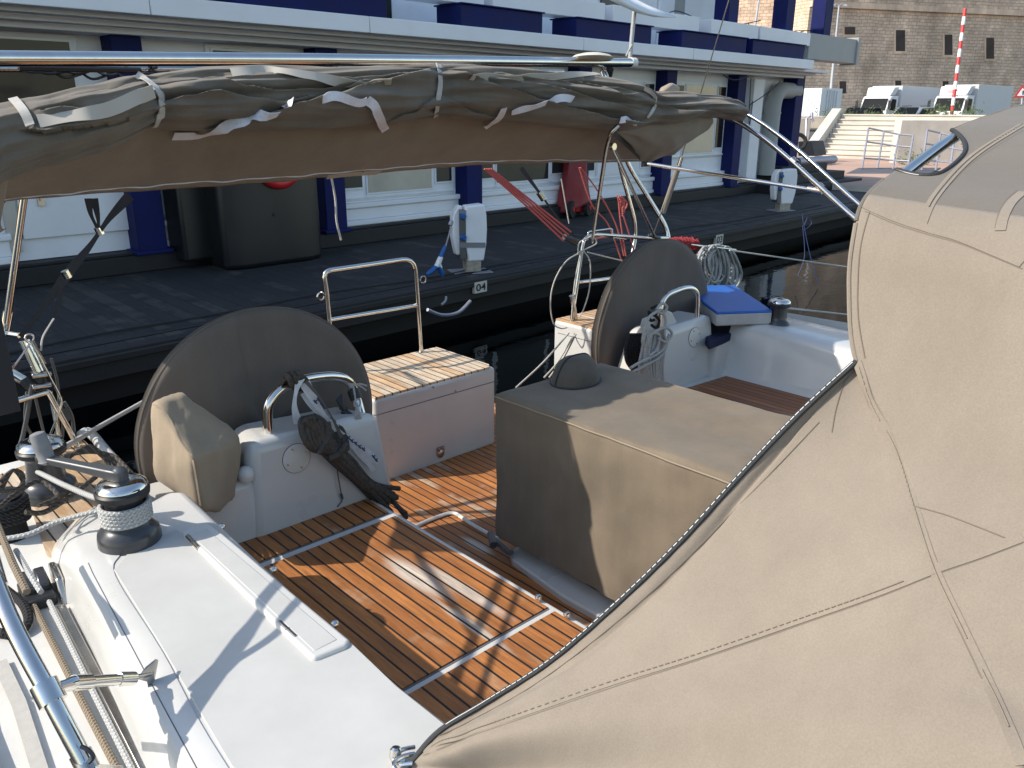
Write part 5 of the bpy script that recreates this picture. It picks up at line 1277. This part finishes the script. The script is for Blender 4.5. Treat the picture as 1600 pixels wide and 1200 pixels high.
# port side struts running forward
pa = [at(1106,179,X=5.05), at(1150,189,X=5.03), at(1212,231,X=5.0), at(1280,291,X=4.98), at(1352,354,X=4.97), V((4.95,1.55,1.05)), V((4.94,1.15,.70))]
MB().tube(spl(pa, 6), .0165, 12).build('side_bow', M['steel'], bim)
pb = [at(1146,170,X=5.22), at(1182,187,X=5.2), at(1246,234,X=5.12), at(1300,282,X=5.06), at(1360,334,X=5.03), V((4.99,1.60,1.12)), V((4.96,1.22,.72))]
MB().tube(spl(pb, 6), .0135, 12).build('side_bow', M['steel'], bim)
for px in ((1240,252),(1282,292)):
    c = at(*px, X=5.0); d = (pa[3]-pa[2]).normalized(); MB().tube([c-d*.02, c+d*.02], .023, 12).build('clamp', M['steeld'], bim)
pole('side_strut', at(1012,256,X=4.7), at(1272,297,X=5.0), .0125); MB().tube([at(1262,295,X=4.99), at(1285,299,X=5.0)], .019, 12).build('clamp', M['steel'], bim)
# starboard side: bow leg on the side deck with swivel strut
la, lb = at(0,930,X=.22), at(140,1205,X=.262)
MB().tube(spl([V((.55,3.12,2.02)), V((.36,3.0,1.96)), V((.30,2.8,1.86)), V((.266,2.4,1.56)), V((.234,2.105,1.35)), la, at(76,1083,X=.239), lb], 6), [.0135]*30+[.0175]*20, 16).build('side_bow', M['steel'], bim)
MB().tube(spl([V((.60,3.2,2.0)), V((.38,2.90,1.93)), V((.330,2.675,1.82)), V((.312,2.29,1.53)), V((.252,2.00,1.34)), V((.235,1.86,1.19)), V((.226,1.80,1.13))], 6), .0095, 12).build('side_bow', M['steel'], bim)
MB().tube([V((.228,1.87,1.19)), V((.222,1.78,1.115))], .020, 14).build('clamp', M['steel'], bim)
MB().tube([V((.40,3.45,1.80)), V((.315,3.0,1.71)), V((.30,2.45,1.58))], .0125, 10).build('side_strut', M['steel'], bim)
k = at(76,1083,X=.239); dl = (lb-la).normalized()
MB().tube([k-dl*.022, k+dl*.022], .026, 16).build('clamp', M['steel'], bim)
MB().tube([k, at(55,1091,X=.239)], .008, 8).build('clamp_bolt', M['steel'], bim)
DK = (k-CAM).dot(FWD); e0, e1 = at(92,1074,D=DK+.02), at(118,1066,D=DK+.05)
mb = MB(); mb.tube(spl([k+V((.01,.02,0)), e0, e1], 5), [.015,.012,.014], 10); mb.build('swivel', M['steel'], bim)
DF = (at(236,1058,z=CZ+.02)-CAM).dot(FWD); DM = lambda x: DK+(DF-DK)*(x-76)/160.
s0_, s1_ = at(116,1067,D=DM(116)), at(206,1060,D=DM(206))
MB().tube([s0_, s1_], .0125, 14).build('side_strut', M['steel'], bim)
MB().tube([at(114,1067,D=DM(114)), at(140,1065,D=DM(140))], .0158, 14).build('strut_end', M['steel'], bim); MB().tube([at(184,1061,D=DM(184)), at(208,1060,D=DM(208))], .0158, 14).build('strut_end', M['steel'], bim)
f0 = at(206,1060,D=DM(206)); f1_ = at(236,1053,D=DM(236))
mb = MB(); mb.tube([f0, f1_], [.008,.005], 8); mb.extr([at(x,y,D=DM(x)) for x, y in ((222,1049),(238,1036),(243,1038),(236,1078),(231,1077),(229,1066),(214,1062))], V((.012,.012,0))); mb.build('deck_foot', M['steeld'], bim, bevel=.002)
MB().tube(spl([at(126,1166,D=DK-.08), at(138,1172,D=DK-.08), at(146,1183,D=DK-.08), at(139,1192,D=DK-.08)],5), .004, 6).build('split_ring', M['black'], bim)
mb = MB(); mb.tube([lb.lerp(la,.10), lb], .021, 14); mb.tube([lb.lerp(la,.03), at(190,1199,z=DZ+.05)], .004, 6); mb.build('leg_socket', M['steeld'], bim)

# ---- stern arch with wind generator
arch = thing('stern_arch', 'long polished steel stern arch tube above the rolled canopy carrying cables and a mast', 'stern arch', (2.9, 4.6, .6))
MB().tube([at(-60,91,Y=4.35), at(500,93,Y=4.35), at(992,98,Y=4.35)], .034, 18).build('cross_tube', M['steel'], arch)
MB().tube([at(-60,107,Y=5.0), at(330,108,Y=5.0), at(880,112,Y=5.0)], .018, 10).build('cross_tube', M['steeld'], arch)
for x in (-20, 232, 520, 940): MB().tube([at(x,97,Y=4.36), at(x+(5 if x > 0 else 4),108,Y=4.95)], .016, 8).build('spacer', M['steeld'], arch)
mb = MB()
for i in range(9):
    x = 20+i*25+random.random()*10; mb.tube(spl([at(x,104+random.random()*6,Y=4.6), at(x+25,112+random.random()*12,Y=4.55), at(x+50+random.random()*30,104+random.random()*8,Y=4.6)], 6), .007, 6)
mb.tube(spl([at(30,106,Y=4.5), at(120,108,Y=4.5), at(220,110,Y=4.5)], 6), .014, 6); mb.build('cable_bundle', M['black'], arch)
MB().tube(fillet([at(938,104,Y=4.4), at(948,116,Y=4.3), at(956,170,Y=4.3), at(968,258,Y=4.35), at(992,345,Y=4.3), at(993,372,Y=4.3), at(984,412,Y=4.25), at(975,470,Y=4.15)], .1), .0165, 12).build('arch_leg', M['steel'], arch)
MB().tube(fillet([at(940,104,Y=4.7), at(958,200,Y=4.55), at(984,262,Y=4.5), at(1040,352,Y=4.3), at(1046,378,Y=4.25), at(1040,420,Y=4.2)], .1), .0195, 12).build('arch_leg', M['steel'], arch)
MB().tube(fillet([V((.86,4.35,2.25)), V((.70,4.33,2.22)), V((.60,4.15,1.5)), V((.55,3.80,.64))], .12), .0195, 12).build('arch_leg', M['steel'], arch)
MB().tube([at(992,98,Y=4.35), at(985,97.7,Y=4.35)], .037, 18).build('end_cap', M['wht'], arch)
mb = MB(); mb.tube([at(953,108,Y=4.4), at(950,122,Y=4.45)], .03, 10); mb.build('clamp', M['black'], arch)
# flat oval dome lying on the tube
mb = MB(); c0 = at(925,88,Y=4.42)
mb.lathe([(.001,-.03),(.36,-.03),(.40,-.014),(.34,.004),(.20,.018),(.001,.022)], c0, (0,0,1), 48, .40); tag(mb.build('antenna_dome', M['plate']), 'flat pale oval antenna dome lying on the polished arch tube', 'antenna')
wg = thing('wind_generator', 'white blade of a small wind generator on a short grey mast at the arch end', 'wind generator', tuple(at(985,92,Y=4.4)))
MB().tube([at(984,94,Y=4.4), at(992,8,Y=4.4)], .017, 12).build('mast', M['lamp'], wg)
mb = MB(); pa_ = [at(x, y, Y=4.35) for x, y in ((940,-18),(965,-4),(992,10),(1020,20),(1056,27))]
vs = []; fs = []
for i, p in enumerate(pa_):
    w_ = (.26,.24,.20,.13,.02)[i]; th = (.03,.028,.022,.014,.004)[i]; up_ = V((.1,.7,.7)).normalized(); nn = V((.2,-.75,.6))
    vs += [p-up_*w_*.35-nn*th*.3, p+nn*th-up_*w_*.1, p+up_*w_*.65, p-nn*th-up_*w_*.0]
for i in range(4):
    for k in range(4): fs.append((i*4+k, i*4+(k+1)%4, i*4+4+(k+1)%4, i*4+4+k))
fs += [(3,2,1,0),(16,17,18,19)]; mb.add(vs, fs); mb.build('blade', M['pedw'], wg, angle=180)
mb = MB(); mb.tube(spl([at(978,88,Y=4.38), at(984,76,Y=4.38), at(988,70,Y=4.38), at(983,80,Y=4.38)],5), .006, 6); mb.build('lashing', M['ropew'], wg)
# ---- port pushpit
pp = lambda x, y, Y=4.1: at(x, y, Y=Y)
tb('pushpit_rail', [pp(893,502), pp(912,372), pp(930,366), pp(1010,372), pp(1044,372)], .0145, fr=.06)
tb('pushpit_rail', [pp(904,441), pp(958,434)], .012, fr=0)
tb('pushpit_rail', [pp(918,375), pp(919,362), pp(956,357), pp(958,371), pp(978,374)], .006, fr=.02)
MB().tube([pp(1015,368), pp(1030,373)], .02, 8).build('rail_clamp', M['black'], yacht)
MB().tube([pp(900,452)+V((math.cos(a)*.02,0,math.sin(a)*.02)) for a in np.linspace(0,6.28,14)[:-1]], .004, 6, closed=True).build('rail_eye', M['steel'], yacht)
MB().tube([pp(893,462), pp(899,498)], .02, 10).build('rail_socket', M['steeld'], yacht)
# ---- starboard pushpit with hinge fittings at the left edge
q_ = lambda x, y, Y=4.0: at(x, y, Y=Y)
tb('pushpit_rail', [q_(20,628,3.7), q_(75,612,3.7), q_(108,672,3.7), q_(128,712,3.68)], .0125, fr=.01)
tb('pushpit_rail', [q_(78,612,3.72), q_(96,700,3.7)], .010, fr=0)
MB().tube([q_(38,532,3.75), q_(62,584,3.72)], .022, 12).build('rail_socket', M['steel'], yacht)
MB().tube([q_(-30,555,3.8), q_(42,598,3.75)], .022, 12).build('pushpit_rail', M['steel'], yacht)
mb = MB(); mb.tube([q_(40,592,3.74), q_(52,604,3.72)], .030, 10); mb.tube([q_(58,580,3.72), q_(66,604,3.72)], .026, 10); mb.build('hinge_knuckle', M['black'], yacht)
mb = MB()
for o in (0, 17): mb.tube([q_(50,588+o,3.69), q_(80,584+o,3.69)], .011, 8)
mb.build('hinge_bar', M['steeld'], yacht, bevel=.002)
tb('pushpit_rail', [q_(-20,526,4.1), q_(10,521,4.1), q_(30,524,4.05)], .012, fr=.02)
mb = MB(); mb.tube([q_(46,528,3.7)+V((math.cos(a)*.016,0,math.sin(a)*.016)) for a in np.linspace(0,6.28,14)[:-1]], .004, 6, closed=True); mb.tube([q_(50,534,3.7), q_(70,568,3.7)], .009, 8); mb.build('turnbuckle', M['steel'], yacht)
mb = MB(); pbd = [q_(-20,480,3.6), q_(1,488,3.6), q_(33,642,3.6), q_(-20,655,3.6)]; mb.extr(pbd, V((0,.012,0)))
tag(mb.build('dark_panel', M['canvasblack'], bevel=.002), 'dark flat panel with small screws at the left edge beside the steel rail', 'panel')
mb = MB()
for i, pts in enumerate(([(50,600),(44,640),(36,680),(30,700)], [(42,612),(40,660),(58,690),(66,700)], [(52,606),(62,650),(72,690)], [(80,560),(90,600),(92,650),(85,685),(72,704)], [(95,620),(98,680),(88,704)], [(30,690),(45,703),(72,700)])):
    mb.tube(spl([q_(x,y,3.7+.02*i) for x, y in pts], 6), .006 if i else .009, 6)
mb.tube(spl([q_(100,628,3.85), q_(112,650,3.85), q_(116,680,3.85)],5), .008, 6); mb.hull([q_(96,640,3.8), q_(108,636,3.8), q_(112,654,3.8), q_(104,662,3.8), q_(100,648,3.9)])
tag(mb.build('hanging_cables', M['alu']), 'grey cables looping down from the rail fittings at the left edge', 'cable')
mb = MB(); mb.tube([q_(-10,617,3.66), q_(47,537,3.7)], .004, 6); mb.tube(spl([q_(60,555,3.68), q_(78,590,3.68), q_(95,625,3.68), q_(90,650,3.68), q_(74,690,3.68)],6), .0045, 6)
tag(mb.build('thin_wire', M['steel']), 'thin bright wire crossing the dark panel and rail fittings at the left edge', 'wire')
# black strap with buckles from the canopy to the stbd rail
bs = thing('tension_strap', 'black tension strap running diagonally from the canopy edge down to the left rail', 'strap', tuple(q_(34,526,4.0)))
def strapband(pts, w_, m, par, name, Y=4.0):
    P3 = spl([at(x, y, Y=(Y if not isinstance(Y, tuple) else Y[0]+(Y[1]-Y[0])*i/(len(pts)-1))) for i, (x, y) in enumerate(pts)], 6); vs = []; fs = []
    for i, p in enumerate(P3):
        t = (P3[min(i+1,len(P3)-1)]-P3[max(i-1,0)]).normalized(); s = t.cross(p-CAM).normalized()*w_/2*(.7+.3*math.cos(i*.35)); d = (p-CAM).normalized()*.0025
        vs += [p-s, p+s, p+s+d, p-s+d]
    for i in range(len(P3)-1):
        for k in range(4): fs.append((i*4+k, i*4+(k+1)%4, i*4+4+(k+1)%4, i*4+4+k))
    return MB().add(vs, fs).build(name, M[m], par)
strapband([(203,306),(170,342),(140,385),(104,430),(70,478),(32,526)], .042, 'canvasblack', bs, 'webbing', (3.7,4.0))
strapband([(138,310),(142,335),(152,356)], .03, 'canvasblack', bs, 'webbing', (3.7,3.75)); strapband([(147,310),(153,340),(154,356)], .03, 'canvasblack', bs, 'webbing', (3.7,3.75))
strapband([(96,440),(92,470),(84,498)], .035, 'canvasblack', bs, 'strap_tail', 3.9)
for x, y in ((155,360),(104,428)): MB().tube([at(x-3,y-5,Y=3.8), at(x+3,y+6,Y=3.8)], .017, 8).build('buckle', M['steel'], bs)
MB().tube(spl([at(84,498,Y=3.85), at(72,517,Y=3.8), at(66,530,Y=3.75), at(64,548,Y=3.72)],5), .004, 6).build('lashing', M['ropew'], bs)
# backstay with padded sleeve
bk_ = thing('backstay', 'thin backstay wire with a taupe padded sleeve rising past the canopy to the top edge', 'stay', tuple(at(1020,376,Y=4.3)))
MB().tube([at(1018,374,Y=4.3), at(1064,248,Y=4.05), at(1142,-10,Y=3.6)], .0045, 8).build('wire', M['steeld'], bk_)
MB().tube([at(1036,332,Y=4.215), at(1061,258,Y=4.06)], .024, 12).build('sleeve', M['pad'], bk_); MB().tube([at(1060,262,Y=4.06), at(1065,246,Y=4.04)], .016, 10).build('fitting', M['steel'], bk_)
# red tackle, black boom strap and thin lines
tk = thing('red_tackle', 'bundle of coral red tackle lines stretched from the canopy down to the right rail', 'rope tackle', tuple(at(885,372,Y=4.2)))
for i in range(4): MB().tube(spl([at(757+i*3.4,264,Y=4.3), at(825+i*4,324-i*1.6,Y=4.25), at(880+i*4.0,376-i*4.5,Y=4.2)],5), .0075, 8).build('part', M['roper'], tk)
MB().tube([at(882,370,Y=4.2), at(904,380,Y=4.2)], [.022,.03,.012], 10).build('block', M['black'], tk)
bb_ = thing('boom_strap', 'black strap crossing behind the red tackle down to the right stern rail', 'strap', tuple(at(912,385,Y=4.25)))
strapband([(814,262),(842,300),(875,345),(912,388)], .035, 'canvasblack', bb_, 'webbing', (4.6,4.25)); MB().tube([at(842,300,Y=4.48), at(850,312,Y=4.46)], .026, 8).build('buckle', M['steeld'], bb_)
mb = MB()
for pts in ([(907,262),(935,300),(962,350),(975,400)], [(905,262),(925,320),(950,350),(968,398),(972,410)], [(968,310),(975,340),(985,372),(992,400)], [(966,308),(970,350),(978,400)], [(964,305),(972,330),(980,318),(970,306)], [(930,373),(950,370),(960,370)]):
    mb.tube(spl([at(x,y,Y=4.22) for x, y in pts], 6), .0058, 8)
for i in range(5): mb.tube(spl([at(966+i*2,308+i*3,Y=4.2), at(976,312+i*4,Y=4.2), at(972,326+i*3,Y=4.2)],4), .006, 6)
tag(mb.build('red_lines', M['roper']), 'thin red lines with a knot led along the right arch legs', 'rope')
mb = MB()
for pts in ([(913,392),(885,408),(866,440),(860,475),(865,505),(876,513),(886,512)], [(912,392),(922,410),(921,450),(913,480),(905,496)], [(908,392),(900,430),(896,460),(893,500)], [(918,394),(950,402),(980,409)], [(903,398),(905,380),(918,372),(926,368)], [(903,394),(918,388),(932,380),(928,370)]):
    mb.tube(spl([at(x,y,Y=4.05) for x, y in pts], 7), .0052, 8)
for pts in ([(889,520),(850,565),(806,606)], [(896,525),(872,565),(850,590)], [(900,522),(880,560),(858,590)]): mb.tube(spl([at(x,y,Y=3.9-.0*i) for i, (x, y) in enumerate(pts)], 6), .0065, 8)
tag(mb.build('white_lines', M['ropew']), 'loose white lines looping around the right stern rail beside the dark water', 'rope')
tag(MB().tube([at(877,280,Y=4.6), at(889,349,Y=4.6)], .006, 6).build('hanging_line', M['ropew']), 'thin pale line dangling below the canopy in front of the red trolley', 'rope')
tag(MB().tube(spl([at(518,278,Y=4.0), at(524,312,Y=4.0), at(526,346,Y=4.0), at(533,375,Y=4.0)],6), .0065, 6).build('hanging_line', M['ropew']), 'frayed pale line dangling below the canopy right of the black cabinet', 'rope')
# red coil and grey coil on the port rail
def coilbundle(cx, cy, w_, h_, nl, r, Y, m, name, label, par=None, zs=1.0, rnd=.3):
    mb = MB()
    for i in range(nl):
        k = i/(nl-1); ox = -w_/2*.5+w_*.5*k; j = lambda s=1: random.uniform(-1,1)*rnd*s
        ww = w_*.20*(1+j()); hh = h_*(1+j(.35)); top = cy-h_*.5+abs(k-.5)*6
        pts = [(cx+ox-ww*.25, top+2), (cx+ox-ww*.95, top+hh*.3), (cx+ox-ww*.85+12*(k-.3), top+hh*.75), (cx+ox+14*(k-.2)+j(8), top+hh), (cx+ox+ww*.9+10*(k-.2), top+hh*.68), (cx+ox+ww*.9, top+hh*.25), (cx+ox+ww*.25, top)]
        Yk = Y+random.uniform(-.05,.05)
        mb.tube(spl([at(x, y, Y=Yk+.03*math.sin(q*2.1+i)) for q, (x, y) in enumerate(pts)], 6, True), r, 7, closed=True)
    return tag(mb.build(name, M[m]), label, 'rope coil')
coilbundle(1118, 415, 70, 62, 46, .0095, 3.75, 'ropeg', 'rope_coil', 'thick coil of grey rope hanging on the far rail beside the red coil')
mb = MB()
for i in range(12):
    x = 1050+i*3.2; mb.tube([at(x,381+random.uniform(-2,2),Y=3.85)+V((math.cos(a)*.012+math.sin(2*a)*.006, math.cos(a)*.05, math.sin(a)*random.uniform(.035,.05))) for a in np.linspace(0,6.283,20)[:-1]], .008, 6, closed=True)
tag(mb.build('rope_coil', M['roperd']), 'short dark red coil of rope wrapped on the far rail', 'rope coil')
MB().tube([at(1040,374,Y=4.05), at(1080,382,Y=3.8), at(1150,390,Y=3.6)], .006, 8).build('lifeline', M['steel'], yacht)
mb = MB(); mb.tube([at(1140,391,Y=3.6), V((9.2, 3.0, .35)), at(1360,412,D=8)], .007, 6); mb.tube([at(1228,481,X=4.9), at(1300,489,X=5.9), at(1380,498,X=6.9)], .007, 6)
tag(mb.build('shore_line', M['ropew']), 'thin pale lines stretched over the black water toward the right', 'rope')
mb = MB()
for pts in ([(1254,335),(1256,352),(1262,340),(1268,348),(1262,356),(1253,360)],[(1254,352),(1257,400),(1246,432)],[(1256,352),(1266,400),(1279,445)]): mb.tube(spl([at(x,y,D=13.2) for x, y in pts],6), .006, 6)
tag(mb.build('hanging_hose', M['hose']), 'blue hose and thin cords hanging off the pontoon edge into the water', 'hose')
mb = MB(); mb.tube(spl([at(668,484,D=9.0), at(690,492,D=9.2), at(716,488,D=9.3), at(735,470,D=9.4)],6), .02, 6); mb.tube(spl([at(690,476,D=9.3), at(696,470,D=9.35), at(697,464,D=9.4)],4), .014, 6); tag(mb.build('slack_hose', M['galv']), 'slack grey hose sagging below the pontoon edge by berth plate 04', 'hose')
# ---- blue cushion
cu = thing('deck_cushion', 'blue topped grey sided cushion lying on the far side deck beside the winch', 'cushion', tuple(at(1150,490,z=.70)))
zc = .825; cp_ = [at(x, y, z=zc) for x, y in ((1080,448),(1148,447),(1207,487),(1120,490),(1098,474))]
mb = MB(); mb.prism([(p.x,p.y) for p in cp_], zc-.085, zc); mb.build('side_band', M['cushside'], cu, bevel=.012, seg=3)
cc_ = sum(cp_, V((0,0,0)))/5; mb = MB(); mb.prism([tuple((cc_+(p-cc_)*1.0)[:2]) for p in cp_], zc-.012, zc+.010); mb.build('top', M['blue'], cu, bevel=.009, seg=4)
cz = [at(x, y, z=.668) for x, y in ((1085,500),(1130,497),(1165,512),(1108,534))]
mb = MB(); mb.prism([(p.x,p.y) for p in cz], .61, .668); tag(mb.build('folded_cloth', M['cloth'], bevel=.01), 'dark blue folded cloth tucked under the blue cushion', 'cloth')
# ---- dark rope hank and printed strap on the starboard grab rail
hk = thing('rope_hank', 'long dark rope hank hanging from the near grab rail down to the bench', 'rope hank', tuple(at(610,780,Y=2.8)))
def S_(x, y, Y): return at(x, y, Y=Y)
mb = MB()
for i in range(13):
    k = i/12; a = (470+26*k, 660-6*math.sin(k*3)); e = (600+22*k+random.uniform(-6,4), 800-26*k*(k > .5)-14*abs(k-.6)+random.uniform(-5,5))
    yo = 2.80-.03*math.sin(k*math.pi)-(.022 if i % 2 else 0)
    pts = [a, (492+26*k, 690), (520+30*k, 722-4*k), (556+26*k, 752+2*k), e]
    mb.tube(spl([S_(x+random.uniform(-2,2), y+random.uniform(-2,2), yo-.0*q+.02*(q == 4)) for q, (x, y) in enumerate(pts)], 6), .0118, 8)
for i in range(5):
    mb.tube(spl([S_(604+i*3, 774+i*3, 2.80), S_(616+i*3, 786+i*3, 2.78), S_(626+i*2, 796+i*3, 2.74), S_(634, 802+i, 2.70)],5), .011, 8)
mb.build('strands', M['hank'], hk)
mb = MB()
for i in range(6):
    ox = i*7.5; rr = 1+.1*math.sin(i*2)
    mb.tube(spl([S_(472+ox*.5, 655-1*i, 2.88), S_(470+ox, 662, 2.78), S_(474+ox, 682+2*i, 2.745), S_(488+ox, 702+1.5*i, 2.75), S_(508+ox*.9, 700, 2.80), S_(504+ox*.8, 672, 2.86), S_(488+ox*.7, 650+i, 2.90)], 7), .0125, 8)
mb.tube(spl([S_(512,660,2.78), S_(514,680,2.75), S_(503,700,2.73), S_(497,709,2.73)],5), .0125, 8); mb.tube(spl([S_(540,694,2.77), S_(528,710,2.73), S_(514,716,2.73)],5), .0125, 8)
mb.build('turns', M['hank'], hk)
mb = MB()
for i in range(3): mb.tube(spl([S_(446+i*5,588,2.99), S_(448+i*8,586-2*i,2.91), S_(456+i*8,600,2.90), S_(462+i*5,608,2.95)],6), .0125, 8)
mb.tube(spl([S_(460,592,2.9), S_(472,590,2.89), S_(480,598,2.91), S_(470,604,2.9)],5), .0125, 8); mb.build('knot', M['hank'], hk)
ls = thing('printed_strap', 'white printed lashing strap hanging with the dark rope hank on the near grab rail', 'strap', tuple(at(560,720,Y=2.85)))
strapband([(470,590),(464,606),(460,634),(466,662)], .036, 'strapw', ls, 'webbing', 2.885)
strapband([(476,598),(500,640),(530,676),(566,704),(592,722)], .045, 'strapw', ls, 'webbing', (2.88,2.80)); strapband([(478,612),(494,640),(520,662)], .05, 'strapw', ls, 'webbing', (2.9,2.86))
strapband([(560,700),(575,722),(584,736)], .05, 'strapw', ls, 'webbing', (2.82,2.80))
strapband([(478,596),(500,622),(520,655),(534,684)], .016, 'alu', ls, 'cord_band', (2.86,2.80))
mb = MB()
for x, y in ((492,628),(497,625),(502,632),(544,684),(549,689),(555,693),(561,698),(567,702),(583,714),(587,719)): p = at(x, y, Y=2.796 if x > 530 else 2.855); mb.tube([p+V((-.006,-.004,.010)), p+V((.006,-.004,-.008))], .0035, 5); mb.tube([p+V((-.004,-.004,.000)), p+V((.008,-.004,.006))], .003, 5)
mb.build('blue_print', M['print'], ls)
tl_ = thing('thin_line', 'thin grey cord knotted in loops at the right foot of the near grab rail', 'cord', tuple(at(570,650,Y=2.86)))
mb = MB()
for pts in ([(544,600),(552,605),(556,628),(560,648),(572,688)], [(556,628),(566,660),(580,690),(572,696),(564,680),(556,640)], [(556,630),(562,665),(570,690)], [(545,600),(560,602),(572,610)], [(547,604),(562,600),(573,603)], [(556,625),(562,624),(562,634),(554,634),(554,626)], [(558,630),(556,660),(566,694)]): mb.tube(spl([at(x,y,Y=2.87) for x, y in pts],6), .0042, 6)
mb.build('cord', M['ropeg'], tl_)
mb = MB(); mb.hull([S_(524,624,2.96), S_(536,612,2.96), S_(540,640,2.96), S_(548,652,2.96), S_(530,640,2.99), S_(536,640,2.93)]); mb.tube([S_(534,642,2.95), S_(560,655,2.90)], .014, 8); tag(mb.build('throttle_lever', M['black'], bevel=.006), 'small black lever behind the right foot of the near grab rail', 'lever')
mb = MB(); mb.tube(spl([at(527,735,Y=2.82), at(531,760,Y=2.815), at(534,775,Y=2.815), at(534,783,Y=2.82), at(527,792,Y=2.82)],5), .0028, 6); mb.tube([at(533,772,Y=2.815), at(535,779,Y=2.815)], .006, 6); tag(mb.build('string', M['alu']), 'thin knotted cord end hanging on the white console front', 'cord')
# ---- grey rope hank on the port grab rail
mb = MB()
for i in range(13):
    k = i/12; pts = [(1012+26*k, 515), (1004+34*k+random.uniform(-3,3), 545), (1000+34*k+random.uniform(-2,2), 572), (1002+34*k, 592+random.uniform(-3,5))]
    mb.tube(spl([at(x, y, Y=2.80-.03*math.sin(k*3)+.01*random.random()) for x, y in pts], 6), .0085, 8)
for pts in ([(1032,484),(1014,496),(1006,520),(1004,535),(1008,540)], [(1034,484),(1040,500),(1038,520),(1042,535)], [(1046,522),(1034,548),(1000,566),(985,575)], [(1044,530),(1034,555),(1006,572),(990,580)], [(1020,520),(1040,512),(1050,522),(1040,534),(1028,528)], [(1026,484),(1034,474),(1042,480),(1036,490),(1026,486)], [(1012,540),(1018,522),(1030,524),(1026,545),(1014,556)]):
    mb.tube(spl([at(x, y, Y=2.76) for x, y in pts], 7), .0085, 8)
tag(mb.build('rope_hank', M['ropeg']), 'light grey rope hank tied on the far grab rail', 'rope hank')
mb = MB()
for i in range(6): mb.tube(spl([at(984+i*4, 522, Y=2.98), at(978+i*4, 545, Y=2.95), at(980+i*5, 565, Y=2.95), at(990+i*4, 580, Y=2.96)], 6), .012, 7)
for pts in ([(1018,482),(1028,478),(1024,492),(1016,490)], [(1022,492),(1030,500),(1026,512),(1018,508)], [(1022,500),(1016,500),(1014,486)]): mb.tube(spl([at(x,y,Y=2.84) for x, y in pts],5), .009, 7)
tag(mb.build('rope_hank', M['ropeb']), 'black rope hank hanging in the shade behind the light grey one', 'rope hank')

for o in bpy.data.objects:
    if '_w' in o: del o['_w']
